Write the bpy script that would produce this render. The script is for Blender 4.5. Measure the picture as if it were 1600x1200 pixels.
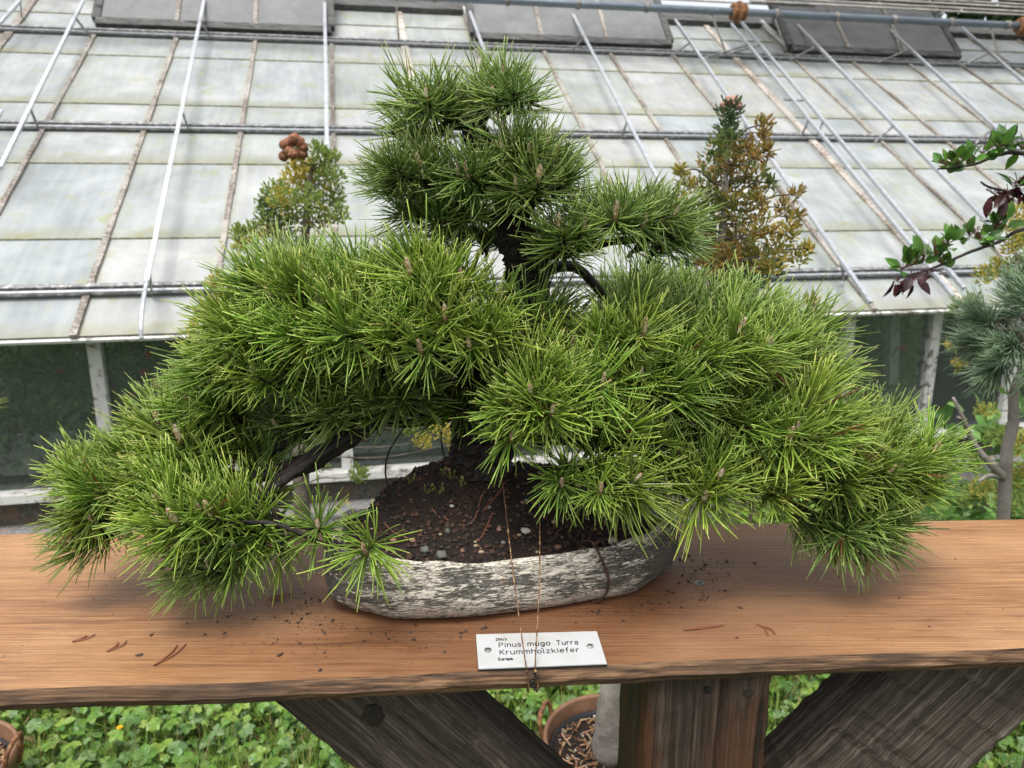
import bpy, math, random
import numpy as np
from mathutils import Vector, Matrix

random.seed(7); rng = np.random.default_rng(7)
scene = bpy.context.scene
for o in list(bpy.data.objects): bpy.data.objects.remove(o)
R = math.radians

# ------------------------------------------------------------------ camera
CAMZ, PITCH, FPX = 1.5, R(14.0), 1202.0
cam_d = bpy.data.cameras.new('camera'); cam = bpy.data.objects.new('camera', cam_d)
scene.collection.objects.link(cam); scene.camera = cam
cam.location = (0, 0, CAMZ); cam.rotation_euler = (R(90) - PITCH, 0, 0)
cam_d.sensor_width = 36; cam_d.lens = 36 * FPX / 1600; cam_d.clip_start = .02; cam_d.clip_end = 800
cam_d.dof.use_dof = True; cam_d.dof.focus_distance = .93; cam_d.dof.aperture_fstop = 8.0

# ------------------------------------------------------------------ sky, sun, exposure (overcast day)
SUN_EL, SUN_AZ = R(70), R(205)          # azimuth clockwise from +Y: high, behind the camera a little to the left
world = bpy.data.worlds.new('World'); scene.world = world; world.use_nodes = True
wn = world.node_tree.nodes; wl = world.node_tree.links; wn.clear()
sky = wn.new('ShaderNodeTexSky'); sky.sky_type = 'NISHITA'; sky.sun_disc = False
sky.sun_elevation = SUN_EL; sky.sun_rotation = SUN_AZ; sky.dust_density = 4.0; sky.air_density = 1.0
hs = wn.new('ShaderNodeHueSaturation'); hs.inputs['Saturation'].default_value = .22
bg = wn.new('ShaderNodeBackground'); bg.inputs['Strength'].default_value = .125
wo = wn.new('ShaderNodeOutputWorld')
wl.new(sky.outputs[0], hs.inputs['Color']); wl.new(hs.outputs[0], bg.inputs[0]); wl.new(bg.outputs[0], wo.inputs[0])
sd = bpy.data.lights.new('sun', 'SUN'); sd.energy = 1.5; sd.angle = R(22); sd.color = (1, .97, .92)
sun = bpy.data.objects.new('sun', sd); scene.collection.objects.link(sun)
sdir = Vector((math.sin(SUN_AZ) * math.cos(SUN_EL), math.cos(SUN_AZ) * math.cos(SUN_EL), math.sin(SUN_EL)))
sun.rotation_euler = sdir.to_track_quat('Z', 'Y').to_euler(); sun.location = sdir * 10
vs = scene.view_settings; vs.view_transform = 'Standard'; vs.look = 'None'; vs.gamma = 1; vs.use_curve_mapping = False
vs.exposure = 1.17

# ------------------------------------------------------------------ pixel helpers (photo is 1600 x 1200)
CP, SP = math.cos(PITCH), math.sin(PITCH)
CAM = Vector((0, 0, CAMZ))
def ray(x, y):
    u = (x - 800) / FPX; v = (y - 600) / FPX
    return Vector((u, CP - v * SP, -SP - v * CP))
def onY(x, y, Y): d = ray(x, y); return CAM + d * (Y / d.y)
def onZ(x, y, Z): d = ray(x, y); return CAM + d * ((Z - CAMZ) / d.z)
def onP(x, y, P, N): d = ray(x, y); return CAM + d * ((P - CAM).dot(N) / d.dot(N))
def mpp(P): return ((P.y) * CP - (P.z - CAMZ) * SP) / FPX      # metres per photo pixel at a point

# ------------------------------------------------------------------ object helpers
def tag(o, label=None, cat=None, group=None, kind=None):
    if label: o['label'] = label
    if cat: o['category'] = cat
    if group: o['group'] = group
    if kind: o['kind'] = kind
    return o
def empty(name, loc=(0, 0, 0)):
    o = bpy.data.objects.new(name, None); scene.collection.objects.link(o); o.location = loc; o.empty_display_size = .05
    return o
def link(name, me, parent=None):
    o = bpy.data.objects.new(name, me); scene.collection.objects.link(o)
    if parent is not None:
        o.parent = parent
        q = parent; off = Vector((0, 0, 0))
        while q is not None: off += q.location; q = q.parent
        o.location = -off                     # world coordinates in the mesh stay world coordinates
    return o
def wloc(o):
    q = o; off = Vector((0, 0, 0))
    while q is not None: off += q.location; q = q.parent
    return off

class MB:
    def __init__(s): s.v = []; s.f = []; s.c = []
    def _col(s, n, c): s.c += [c] * n
    def quadbox(s, a, ex, ey, ez, c=(0, 0, 0, 1)):
        """box from corner a along three edge vectors"""
        a = Vector(a); ex = Vector(ex); ey = Vector(ey); ez = Vector(ez); k = len(s.v)
        for z in (0, 1):
            for p in (a, a + ex, a + ex + ey, a + ey): s.v.append(tuple(p + ez * z))
        fs = [(0, 3, 2, 1), (4, 5, 6, 7), (0, 1, 5, 4), (1, 2, 6, 5), (2, 3, 7, 6), (3, 0, 4, 7)]
        if ex.cross(ey).dot(ez) < 0: fs = [tuple(reversed(f)) for f in fs]
        s.f += [tuple(i + k for i in f) for f in fs]; s._col(8, c)
    def beam(s, p, q, w, h, up=(0, 0, 1), c=(0, 0, 0, 1)):
        """bar p->q, width w across, height h along up (centred)"""
        p = Vector(p); q = Vector(q); d = (q - p); t = d.normalized(); up = Vector(up)
        sd = t.cross(up).normalized(); u2 = sd.cross(t).normalized()
        s.quadbox(p - sd * w / 2 - u2 * h / 2, d, sd * w, u2 * h, c)
    def tube(s, pts, rad, n=8, c=(0, 0, 0, 1), caps=True, jit=0):
        pts = [Vector(p) for p in pts]; m = len(pts)
        if not hasattr(rad, '__len__'): rad = [rad] * m
        k0 = len(s.v); pu = None
        for i, p in enumerate(pts):
            t = (pts[min(i + 1, m - 1)] - pts[max(i - 1, 0)]).normalized()
            if pu is None:
                pu = t.orthogonal().normalized()
            else:
                pu = (pu - t * pu.dot(t))
                pu = pu.normalized() if pu.length > 1e-6 else t.orthogonal().normalized()
            w = t.cross(pu)
            for j in range(n):
                a = 2 * math.pi * j / n; r = rad[i] * (1 + (random.uniform(-jit, jit) if jit else 0))
                s.v.append(tuple(p + pu * math.cos(a) * r + w * math.sin(a) * r))
        s._col(m * n, c)
        for i in range(m - 1):
            for j in range(n):
                a = k0 + i * n + j; b = k0 + i * n + (j + 1) % n
                s.f.append((a, b, b + n, a + n))
        if caps:
            s.f.append(tuple(k0 + j for j in reversed(range(n)))); s.f.append(tuple(k0 + (m - 1) * n + j for j in range(n)))
    def blob(s, p, r, n=1, c=(0, 0, 0, 1), sx=(1, 1, 1), jit=.2):
        """rough little stone / crumb: jittered octahedron-ish"""
        p = Vector(p); k = len(s.v)
        base = [(1, 0, 0), (-1, 0, 0), (0, 1, 0), (0, -1, 0), (0, 0, 1), (0, 0, -1)]
        mids = {}
        V = [Vector(b) for b in base]
        F = [(0, 2, 4), (2, 1, 4), (1, 3, 4), (3, 0, 4), (2, 0, 5), (1, 2, 5), (3, 1, 5), (0, 3, 5)]
        for _ in range(n):
            F2 = []
            for (a, b, d) in F:
                def mid(i, j):
                    key = (min(i, j), max(i, j))
                    if key not in mids: V.append((V[i] + V[j]).normalized()); mids[key] = len(V) - 1
                    return mids[key]
                x, y, z = mid(a, b), mid(b, d), mid(d, a)
                F2 += [(a, x, z), (x, b, y), (z, y, d), (x, y, z)]
            F = F2; mids = {}
        rot = Matrix.Rotation(random.uniform(0, 6.3), 3, 'Z')
        for v in V:
            q = v * r * (1 + random.uniform(-jit, jit)); q = rot @ Vector((q.x * sx[0], q.y * sx[1], q.z * sx[2]))
            s.v.append(tuple(p + q))
        s._col(len(V), c); s.f += [tuple(k + i for i in f) for f in F]
    def build(s, name, mat, parent=None, smooth=False, col=False):
        me = s.mesh(name, mat, smooth, col)
        return link(name, me, parent)
    def mesh(s, name, mat, smooth=False, col=False):
        me = bpy.data.meshes.new(name); me.from_pydata(s.v, [], s.f); me.validate(); me.update()
        if mat: me.materials.append(mat)
        if smooth: me.polygons.foreach_set('use_smooth', [True] * len(me.polygons))
        if col and len(me.vertices) == len(s.c):
            at = me.color_attributes.new('Col', 'FLOAT_COLOR', 'POINT')
            at.data.foreach_set('color', np.array(s.c, dtype=np.float32).ravel())
        return me

def spline(pts, n=6):
    """Catmull-Rom through points -> denser list"""
    P = [Vector(p) for p in pts]; P = [P[0] * 2 - P[1]] + P + [P[-1] * 2 - P[-2]]; out = []
    for i in range(1, len(P) - 2):
        for k in range(n):
            t = k / n; a, b, c, d = P[i - 1], P[i], P[i + 1], P[i + 2]
            out.append(.5 * ((2 * b) + (c - a) * t + (2 * a - 5 * b + 4 * c - d) * t * t + (3 * b - a - 3 * c + d) * t ** 3))
    out.append(P[-2]); return out
def lerps(vals, n):
    out = []
    for i in range(len(vals) - 1):
        for k in range(n): out.append(vals[i] + (vals[i + 1] - vals[i]) * k / n)
    return out + [vals[-1]]

# ------------------------------------------------------------------ materials
class NT:
    def __init__(s, name):
        s.m = bpy.data.materials.new(name); s.m.use_nodes = True; s.t = s.m.node_tree; s.t.nodes.clear()
        s.out = s.n('ShaderNodeOutputMaterial'); s.b = s.n('ShaderNodeBsdfPrincipled'); s.l(s.b.outputs[0], s.out.inputs[0])
    def n(s, t, **kw):
        x = s.t.nodes.new(t)
        for k, v in kw.items(): setattr(x, k, v)
        return x
    def l(s, a, b): s.t.links.new(a, b)
    def co(s, scale=(1, 1, 1), rot=(0, 0, 0), src='Object'):
        tc = s.n('ShaderNodeTexCoord'); mp = s.n('ShaderNodeMapping'); mp.inputs['Scale'].default_value = scale; mp.inputs['Rotation'].default_value = rot
        s.l(tc.outputs[src], mp.inputs[0]); return mp.outputs[0]
    def noise(s, vec, scale=5, detail=4, rough=.55, dist=0):
        x = s.n('ShaderNodeTexNoise'); x.inputs['Scale'].default_value = scale; x.inputs['Detail'].default_value = detail
        x.inputs['Roughness'].default_value = rough; x.inputs['Distortion'].default_value = dist; s.l(vec, x.inputs['Vector']); return x.outputs[0]
    def ramp(s, fac, stops, interp='LINEAR'):
        x = s.n('ShaderNodeValToRGB'); e = x.color_ramp; e.interpolation = interp
        while len(e.elements) < len(stops): e.elements.new(.5)
        for el, (p, c) in zip(e.elements, stops): el.position = p; el.color = (*c, 1) if len(c) == 3 else c
        s.l(fac, x.inputs[0]); return x.outputs[0]
    def mix(s, fac, a, b, mode='MIX'):
        x = s.n('ShaderNodeMix', data_type='RGBA', blend_type=mode)
        for sock, val in ((x.inputs[0], fac), (x.inputs[6], a), (x.inputs[7], b)):
            if isinstance(val, (int, float)): sock.default_value = val
            elif isinstance(val, tuple): sock.default_value = (*val, 1) if len(val) == 3 else val
            else: s.l(val, sock)
        return x.outputs[2]
    def math(s, op, a, b=0.0):
        x = s.n('ShaderNodeMath', operation=op)
        for sock, val in ((x.inputs[0], a), (x.inputs[1], b)):
            if isinstance(val, (int, float)): sock.default_value = val
            else: s.l(val, sock)
        return x.outputs[0]
    def bump(s, h, strength=.3, dist=.002):
        x = s.n('ShaderNodeBump'); x.inputs['Strength'].default_value = strength; x.inputs['Distance'].default_value = dist
        s.l(h, x.inputs['Height']); s.l(x.outputs[0], s.b.inputs['Normal']); return x
    def set(s, color=None, rough=None, spec=None, metal=None):
        b = s.b
        for key, val in (('Base Color', color), ('Roughness', rough), ('Specular IOR Level', spec), ('Metallic', metal)):
            if val is None: continue
            if isinstance(val, (int, float)): b.inputs[key].default_value = val
            elif isinstance(val, tuple): b.inputs[key].default_value = (*val, 1)
            else: s.l(val, b.inputs[key])
        return s.m

def m_plank():
    t = NT('cedar_plank')
    warp = t.noise(t.co((.9, 2.2, 1)), 2.0, 2)
    v1 = t.co((1.1, 30, 30))
    add = t.n('ShaderNodeVectorMath', operation='ADD'); sc = t.n('ShaderNodeVectorMath', operation='SCALE'); sc.inputs['Scale'].default_value = 2.2
    cmb = t.n('ShaderNodeCombineXYZ'); t.l(warp, cmb.inputs[1]); t.l(cmb.outputs[0], sc.inputs[0]); t.l(v1, add.inputs[0]); t.l(sc.outputs[0], add.inputs[1])
    g1 = t.noise(add.outputs[0], 3.4, 6, .62)
    g2 = t.ramp(t.noise(t.co((5, 210, 60)), 1.3, 3, .6), [(.36, (0, 0, 0)), (.64, (1, 1, 1))])
    g3 = t.noise(t.co((2.4, 5, 1)), 1.6, 4, .6)
    base = t.ramp(g1, [(.30, (.115, .046, .016)), (.40, (.235, .106, .040)), (.48, (.34, .172, .072)), (.54, (.25, .115, .043)), (.60, (.36, .185, .080)), (.66, (.20, .088, .032)), (.74, (.33, .165, .070)), (.82, (.16, .066, .024))])
    base = t.mix(t.math('MULTIPLY', g2, .62), base, (.10, .042, .020))
    pale = t.ramp(g3, [(.38, (0, 0, 0)), (.66, (1, 1, 1))])
    base = t.mix(t.math('MULTIPLY', pale, .42), base, (.44, .265, .135))
    # wet soil stain round the pot, deepened by shade painted into the colour
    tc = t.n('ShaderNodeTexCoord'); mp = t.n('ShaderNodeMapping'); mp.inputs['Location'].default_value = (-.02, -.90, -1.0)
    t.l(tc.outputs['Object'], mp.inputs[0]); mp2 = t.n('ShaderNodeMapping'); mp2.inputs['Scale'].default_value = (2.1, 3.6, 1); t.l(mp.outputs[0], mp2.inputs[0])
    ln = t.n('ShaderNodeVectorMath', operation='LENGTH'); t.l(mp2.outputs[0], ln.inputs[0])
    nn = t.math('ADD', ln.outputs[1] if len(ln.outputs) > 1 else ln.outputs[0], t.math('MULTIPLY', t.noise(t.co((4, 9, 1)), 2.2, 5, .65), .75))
    damp_shade = t.ramp(nn, [(.72, (1, 1, 1)), (1.0, (.25, .25, .25)), (1.0, (0, 0, 0))])
    damp_shade2 = t.n('ShaderNodeMapRange'); damp_shade2.inputs['From Min'].default_value = .75; damp_shade2.inputs['From Max'].default_value = 1.55
    damp_shade2.inputs['To Min'].default_value = 1; damp_shade2.inputs['To Max'].default_value = 0; t.l(nn, damp_shade2.inputs['Value'])
    base = t.mix(t.math('MULTIPLY', damp_shade2.outputs[0], .78), base, t.mix(g1, (.065, .024, .011), (.13, .054, .025)))
    # fine dark specks of dirt
    sp = t.ramp(t.noise(t.co((60, 150, 60)), 2.4, 2, .5), [(.66, (0, 0, 0)), (.72, (1, 1, 1))])
    base = t.mix(t.math('MULTIPLY', sp, .5), base, (.06, .03, .02))
    rg = t.ramp(g3, [(.3, (.36, .36, .36)), (.7, (.52, .52, .52))])
    t.bump(t.math('ADD', g2, t.math('MULTIPLY', g1, .6)), .35, .0016)
    return t.set(base, rg, .45)
def m_edge():
    t = NT('plank_edge')
    g = t.noise(t.co((3, 90, 110)), 2.0, 5, .65); g2 = t.noise(t.co((4, 6, 6)), 2.5, 3)
    c = t.ramp(g, [(.36, (.022, .012, .007)), (.5, (.095, .052, .027)), (.64, (.20, .115, .06))])
    c = t.mix(t.ramp(g2, [(.45, (0, 0, 0)), (.7, (1, 1, 1))]), c, (.045, .028, .017)); t.bump(g, .6, .003)
    return t.set(c, .75, .3)
def m_beam(name, dark, mid, lite, axis='Z', red=None):
    t = NT(name); s = {'Z': (70, 70, 2.2), 'X': (2.2, 70, 70)}[axis]
    g0 = t.noise(t.co(s), 1.0, 6, .7, .4); gf = t.noise(t.co(tuple(x * (4.2 if x > 10 else 2.5) for x in s)), 1.0, 4, .7, .2); g = t.math('ADD', t.math('MULTIPLY', g0, .55), t.math('MULTIPLY', gf, .45)); g2 = t.noise(t.co((9, 9, 2.5)), 1.3, 4); cr = t.noise(t.co(tuple(x * .42 for x in s)), 1.1, 3, .5, .6)
    c = t.ramp(g, [(.36, dark), (.5, mid), (.64, lite)])
    if red: c = t.mix(t.ramp(g2, [(.46, (0, 0, 0)), (.62, (1, 1, 1))]), c, t.ramp(g, [(.3, (.04, .016, .008)), (.6, red)]))
    crack = t.ramp(cr, [(.30, (1, 1, 1)), (.37, (0, 0, 0))])
    c = t.mix(t.math('MULTIPLY', crack, .85), c, (.012, .009, .007))
    t.bump(t.math('SUBTRACT', g, crack), .9, .006)
    return t.set(c, .72, .3)
def m_pot():
    t = NT('crackled_ceramic')
    v = t.co((30, 30, 150)); n1 = t.noise(v, 1.5, 7, .68, 1.3); n2 = t.noise(t.co((8, 8, 40)), 1.5, 3); n3 = t.noise(t.co((42, 42, 330)), 1.4, 4, .6, 1.2)
    sep = t.n('ShaderNodeSeparateXYZ'); t.l(t.co(), sep.inputs[0])
    k = t.math('ADD', n1, t.math('MULTIPLY', t.math('SUBTRACT', n2, .5), .75))
    k = t.math('ADD', k, t.math('MULTIPLY', t.math('SUBTRACT', n3, .5), .45))
    # paler along the rim and the foot
    h = t.n('ShaderNodeMapRange'); h.inputs['From Min'].default_value = .0; h.inputs['From Max'].default_value = .074; t.l(sep.outputs[2], h.inputs[0])
    edge = t.ramp(h.outputs[0], [(.0, (.14, .14, .14)), (.28, (.05, .05, .05)), (.5, (0, 0, 0)), (.82, (.03, .03, .03)), (1.0, (.15, .15, .15))])
    k = t.math('ADD', k, edge)
    # darker towards both ends
    ax = t.math('ABSOLUTE', t.math('ADD', sep.outputs[0], .03)); en = t.n('ShaderNodeMapRange'); en.inputs['From Min'].default_value = .12; en.inputs['From Max'].default_value = .21; en.inputs['To Max'].default_value = .13
    t.l(ax, en.inputs[0]); k = t.math('SUBTRACT', k, en.outputs[0])
    f = t.ramp(k, [(.485, (0, 0, 0)), (.52, (1, 1, 1))])
    c = t.mix(f, t.mix(n2, (.07, .068, .056), (.15, .143, .12)), t.mix(n1, (.50, .44, .345), (.66, .61, .53)))
    ck = t.ramp(t.math('ABSOLUTE', t.math('SUBTRACT', n3, .5)), [(.014, (1, 1, 1)), (.03, (0, 0, 0))]); c = t.mix(t.math('MULTIPLY', ck, .8), c, (.05, .045, .038))
    rust = t.ramp(t.noise(t.co((22, 22, 9)), 1.6, 3), [(.66, (0, 0, 0)), (.74, (1, 1, 1))]); c = t.mix(t.math('MULTIPLY', rust, .45), c, (.32, .16, .06))
    t.bump(t.math('SUBTRACT', t.math('ADD', f, t.math('MULTIPLY', n3, .5)), ck), .8, .0022)
    return t.set(c, .55, .4)
def m_soil(name='dark_soil', a=(.004, .0027, .002), b=(.017, .010, .007), rough=.85):
    t = NT(name); v = t.co(); n = t.noise(v, 60, 6, .7); n2 = t.noise(v, 14, 4); c = t.ramp(n, [(.32, a), (.6, b), (.75, tuple(x * 2.2 for x in b))])
    c = t.mix(t.ramp(n2, [(.5, (0, 0, 0)), (.68, (.7, .7, .7))]), c, (b[0] * 1.6, b[1] * .9, b[2] * .6)); t.bump(n, .9, .006)
    return t.set(c, rough, .35)
def m_col(name, rough=.6, spec=.4, bumpn=None):
    """colour straight from the vertex attribute 'Col' (own colour of each piece)"""
    t = NT(name); a = t.n('ShaderNodeAttribute', attribute_name='Col'); t.set(a.outputs['Color'], rough, spec)
    if bumpn: t.bump(t.noise(t.co(), bumpn, 4), .5, .001)
    return t.m
def m_needle():
    t = NT('pine_needles'); a = t.n('ShaderNodeAttribute', attribute_name='Col'); sep = t.n('ShaderNodeSeparateColor'); t.l(a.outputs['Color'], sep.inputs[0])
    oi = t.n('ShaderNodeObjectInfo')
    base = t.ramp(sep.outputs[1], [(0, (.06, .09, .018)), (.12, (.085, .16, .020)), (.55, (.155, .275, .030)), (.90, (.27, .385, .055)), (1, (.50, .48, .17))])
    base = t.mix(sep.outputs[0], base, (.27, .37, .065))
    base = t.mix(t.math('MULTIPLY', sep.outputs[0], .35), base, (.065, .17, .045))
    base = t.mix(1.0, base, oi.outputs['Color'], 'MULTIPLY')
    v = t.n('ShaderNodeHueSaturation'); t.l(base, v.inputs['Color']); mr = t.n('ShaderNodeMapRange'); mr.inputs['To Min'].default_value = .70; mr.inputs['To Max'].default_value = 1.30
    t.l(oi.outputs['Random'], mr.inputs[0]); t.l(mr.outputs[0], v.inputs['Value']); hr = t.n('ShaderNodeMapRange'); hr.inputs['To Min'].default_value = .485; hr.inputs['To Max'].default_value = .518; t.l(t.math('FRACT', t.math('MULTIPLY', oi.outputs['Random'], 37.3)), hr.inputs[0]); t.l(hr.outputs[0], v.inputs['Hue'])
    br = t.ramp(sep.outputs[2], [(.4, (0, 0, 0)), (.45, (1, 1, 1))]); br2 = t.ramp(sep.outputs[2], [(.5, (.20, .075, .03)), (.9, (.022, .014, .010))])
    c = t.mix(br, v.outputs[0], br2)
    t.set(c, .34, .5)
    tr = t.n('ShaderNodeBsdfTranslucent'); t.l(c, tr.inputs[0]); mx = t.n('ShaderNodeMixShader'); mx.inputs[0].default_value = .22
    t.l(t.b.outputs[0], mx.inputs[1]); t.l(tr.outputs[0], mx.inputs[2]); t.l(mx.outputs[0], t.out.inputs[0])
    return t.m
def m_leaf(name='leaf', rough=.42, trans=.3):
    t = NT(name); a = t.n('ShaderNodeAttribute', attribute_name='Col'); t.set(a.outputs['Color'], rough, .4)
    tr = t.n('ShaderNodeBsdfTranslucent'); t.l(a.outputs['Color'], tr.inputs[0]); mx = t.n('ShaderNodeMixShader'); mx.inputs[0].default_value = trans
    t.l(t.b.outputs[0], mx.inputs[1]); t.l(tr.outputs[0], mx.inputs[2]); t.l(mx.outputs[0], t.out.inputs[0]); return t.m
def m_bark(name='dark_bark', a=(.002, .0017, .0014), b=(.026, .018, .014), sc=90):
    t = NT(name); v = t.co(); n = t.noise(v, sc, 6, .7, .5); n2 = t.noise(v, sc * .22, 3); c = t.ramp(n, [(.3, a), (.7, b)])
    c = t.mix(t.ramp(n2, [(.5, (0, 0, 0)), (.7, (.6, .6, .6))]), c, tuple(x * 1.5 for x in b)); t.bump(n, 1.0, .004); return t.set(c, .62, .4)
def m_roofglass():
    """whitewashed greenhouse glass with algae streaks: glossy over milky"""
    t = NT('whitewashed_glass'); oi = t.n('ShaderNodeObjectInfo')
    tc = t.n('ShaderNodeTexCoord'); add = t.n('ShaderNodeVectorMath', operation='ADD'); cm = t.n('ShaderNodeCombineXYZ')
    rr = t.math('MULTIPLY', oi.outputs['Random'], 40.0); t.l(rr, cm.inputs[0]); t.l(rr, cm.inputs[1]); t.l(tc.outputs['Object'], add.inputs[0]); t.l(cm.outputs[0], add.inputs[1])
    V = add.outputs[0]
    n = t.noise(V, 3.2, 5, .6, .4); n2 = t.noise(V, 9, 4, .65, .5)
    mp = t.n('ShaderNodeMapping'); mp.inputs['Scale'].default_value = (26, 3, 3); t.l(V, mp.inputs[0]); st = t.noise(mp.outputs[0], 1, 3)
    c = t.ramp(n, [(.3, (.30, .315, .305)), (.55, (.42, .43, .42)), (.75, (.55, .555, .54))])
    tint = t.ramp(oi.outputs['Random'], [(0, (.80, .85, .83)), (.5, (1, 1, 1)), (1, (.84, .89, .93))]); c = t.mix(1.0, c, tint, 'MULTIPLY')
    c = t.mix(t.math('MULTIPLY', t.ramp(st, [(.4, (0, 0, 0)), (.75, (1, 1, 1))]), .16), c, (.72, .73, .70))
    alg = t.ramp(n2, [(.56, (0, 0, 0)), (.72, (1, 1, 1))]); c = t.mix(t.math('MULTIPLY', alg, .62), c, (.33, .34, .13))
    # dirt and algae gathered along the lap at the lower edge of each pane
    sep = t.n('ShaderNodeSeparateXYZ'); t.l(tc.outputs['Object'], sep.inputs[0])
    low = t.n('ShaderNodeMapRange'); low.inputs['From Min'].default_value = -.325; low.inputs['From Max'].default_value = -.235; low.inputs['To Min'].default_value = .95; low.inputs['To Max'].default_value = 0
    t.l(sep.outputs[1], low.inputs[0]); c = t.mix(t.math('MULTIPLY', low.outputs[0], n2), c, (.25, .24, .12))
    sdx = t.n('ShaderNodeMapRange'); sdx.inputs['From Min'].default_value = .185; sdx.inputs['From Max'].default_value = .235; sdx.inputs['To Max'].default_value = .5
    t.l(t.math('ABSOLUTE', sep.outputs[0]), sdx.inputs[0]); c = t.mix(t.math('MULTIPLY', sdx.outputs[0], n2), c, (.33, .34, .20))
    t.set(c, t.ramp(n2, [(.3, (.10, .10, .10)), (.75, (.30, .30, .30))]), .5)
    tr = t.n('ShaderNodeBsdfTranslucent'); t.l(c, tr.inputs[0]); mx = t.n('ShaderNodeMixShader'); mx.inputs[0].default_value = .25
    t.l(t.b.outputs[0], mx.inputs[1]); t.l(tr.outputs[0], mx.inputs[2]); t.l(mx.outputs[0], t.out.inputs[0])
    return t.m
def m_clearglass(name, tint, haze, hazecol):
    t = NT(name); tr = t.n('ShaderNodeBsdfTransparent'); tr.inputs[0].default_value = (*tint, 1)
    gl = t.n('ShaderNodeBsdfGlossy'); gl.inputs['Roughness'].default_value = .03; fr = t.n('ShaderNodeFresnel'); fr.inputs[0].default_value = 1.5
    mx = t.n('ShaderNodeMixShader'); t.l(fr.outputs[0], mx.inputs[0]); t.l(tr.outputs[0], mx.inputs[1]); t.l(gl.outputs[0], mx.inputs[2])
    df = t.n('ShaderNodeBsdfDiffuse'); n = t.noise(t.co(), 6, 5, .65, .4); df.inputs[0].default_value = (*hazecol, 1)
    m2 = t.n('ShaderNodeMixShader'); mr = t.n('ShaderNodeMapRange'); mr.inputs['To Min'].default_value = haze * .5; mr.inputs['To Max'].default_value = haze * 1.5
    t.l(n, mr.inputs[0]); t.l(mr.outputs[0], m2.inputs[0]); t.l(mx.outputs[0], m2.inputs[1]); t.l(df.outputs[0], m2.inputs[2]); t.l(m2.outputs[0], t.out.inputs[0])
    return t.m
def m_paint(name='flaking_white_paint', white=(.62, .61, .58), wood=(.10, .085, .07), thr=.5, sc=26):
    t = NT(name); n = t.noise(t.co(), sc, 7, .68, .6); n2 = t.noise(t.co(), 5, 3)
    k = t.math('ADD', n, t.math('MULTIPLY', t.math('SUBTRACT', n2, .5), .5)); f = t.ramp(k, [(thr - .05, (0, 0, 0)), (thr + .05, (1, 1, 1))])
    c = t.mix(f, t.mix(n2, wood, tuple(x * 2.0 for x in wood)), t.mix(n, tuple(x * .8 for x in white), white)); t.bump(f, .5, .002); return t.set(c, .62, .35)
def m_metal(name, col, rough, metal=.8, rust=None, sc=30, thr=.6):
    t = NT(name); n = t.noise(t.co(), sc, 6, .65); c = t.ramp(n, [(.3, tuple(x * .7 for x in col)), (.7, tuple(min(1, x * 1.2) for x in col))])
    if rust:
        f = t.ramp(n, [(thr - .05, (0, 0, 0)), (thr + .05, (1, 1, 1))]); c = t.mix(f, c, rust)
    return t.set(c, t.ramp(n, [(.3, (rough * .8,) * 3), (.7, (min(1, rough * 1.3),) * 3)]), .5, metal)

M = dict(
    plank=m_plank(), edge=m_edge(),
    post=m_beam('weathered_post', (.011, .007, .005), (.042, .028, .020), (.11, .078, .056), 'Z', (.10, .040, .015)),
    brace=m_beam('grey_weathered_brace', (.010, .0075, .006), (.060, .045, .034), (.19, .155, .125), 'X'),
    pot=m_pot(), soil=m_soil(), needle=m_needle(), bark=m_bark(), leaf=m_leaf(),
    roofglass=m_roofglass(), window=m_clearglass('window_glass', (.88, .93, .90), .06, (.5, .55, .52)),
    ventglass=m_clearglass('grimy_vent_glass', (.55, .57, .57), .45, (.33, .335, .335)),
    paint=m_paint(thr=.43), bar=m_paint('weathered_glazing_bar', (.36, .335, .30), (.10, .08, .065), .50, 75),
    zinc=m_metal('zinc_bar', (.20, .20, .20), .5, .5, (.42, .42, .41), 40, .56), rail=m_metal('galvanised_rail', (.56, .58, .61), .38, .75, (.62, .62, .62), 60, .62),
    pipe=m_metal('grey_pipe', (.17, .20, .23), .42, .5), rust=m_metal('rusty_iron', (.17, .075, .032), .8, .2, (.36, .19, .08), 70, .55),
    slat=m_beam('grey_slat', (.05, .045, .04), (.2, .185, .165), (.42, .40, .37), 'X'),
    concrete=m_soil('mossy_masonry', (.035, .032, .024), (.10, .094, .075), .9), ledge=m_soil('grey_ledge', (.10, .10, .10), (.22, .22, .215), .7),
    colour=m_col('own_colour', .7, .3), budm=m_col('bud_scales', .55, .4), wire=m_metal('rusty_wire', (.13, .065, .035), .55, .5, (.38, .24, .11), 160, .55), darkwire=m_metal('dark_wire', (.02, .019, .018), .5, .4),
    plate=None, ink=None,
)
def simple(name, c, r=.5, s=.4): t = NT(name); return t.set(c, r, s)
def m_plate():
    t = NT('engraved_plate'); n = t.noise(t.co(), 30, 5, .6); n2 = t.noise(t.co(), 260, 3, .6)
    c = t.mix(t.ramp(n, [(.48, (0, 0, 0)), (.72, (.6, .6, .6))]), (.40, .405, .41), (.33, .315, .26)); c = t.mix(t.ramp(n2, [(.68, (0, 0, 0)), (.74, (.5, .5, .5))]), c, (.25, .22, .18))
    return t.set(c, .35, .45)
M['plate'] = m_plate(); M['ink'] = simple('black_engraving', (.02, .02, .025), .6); M['plate_core'] = simple('black_plate_core', (.015, .015, .015), .5)
M['potplastic'] = m_metal('brown_pot', (.20, .105, .06), .5, .0, (.26, .15, .095), 9, .6); M['blackplastic'] = simple('black_liner', (.018, .019, .022), .45)
M['greybark'] = m_bark('grey_smooth_bark', (.15, .13, .11), (.30, .27, .235), 45); M['brownbark'] = m_bark('grey_brown_bark', (.055, .042, .032), (.17, .14, .115), 60)
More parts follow.
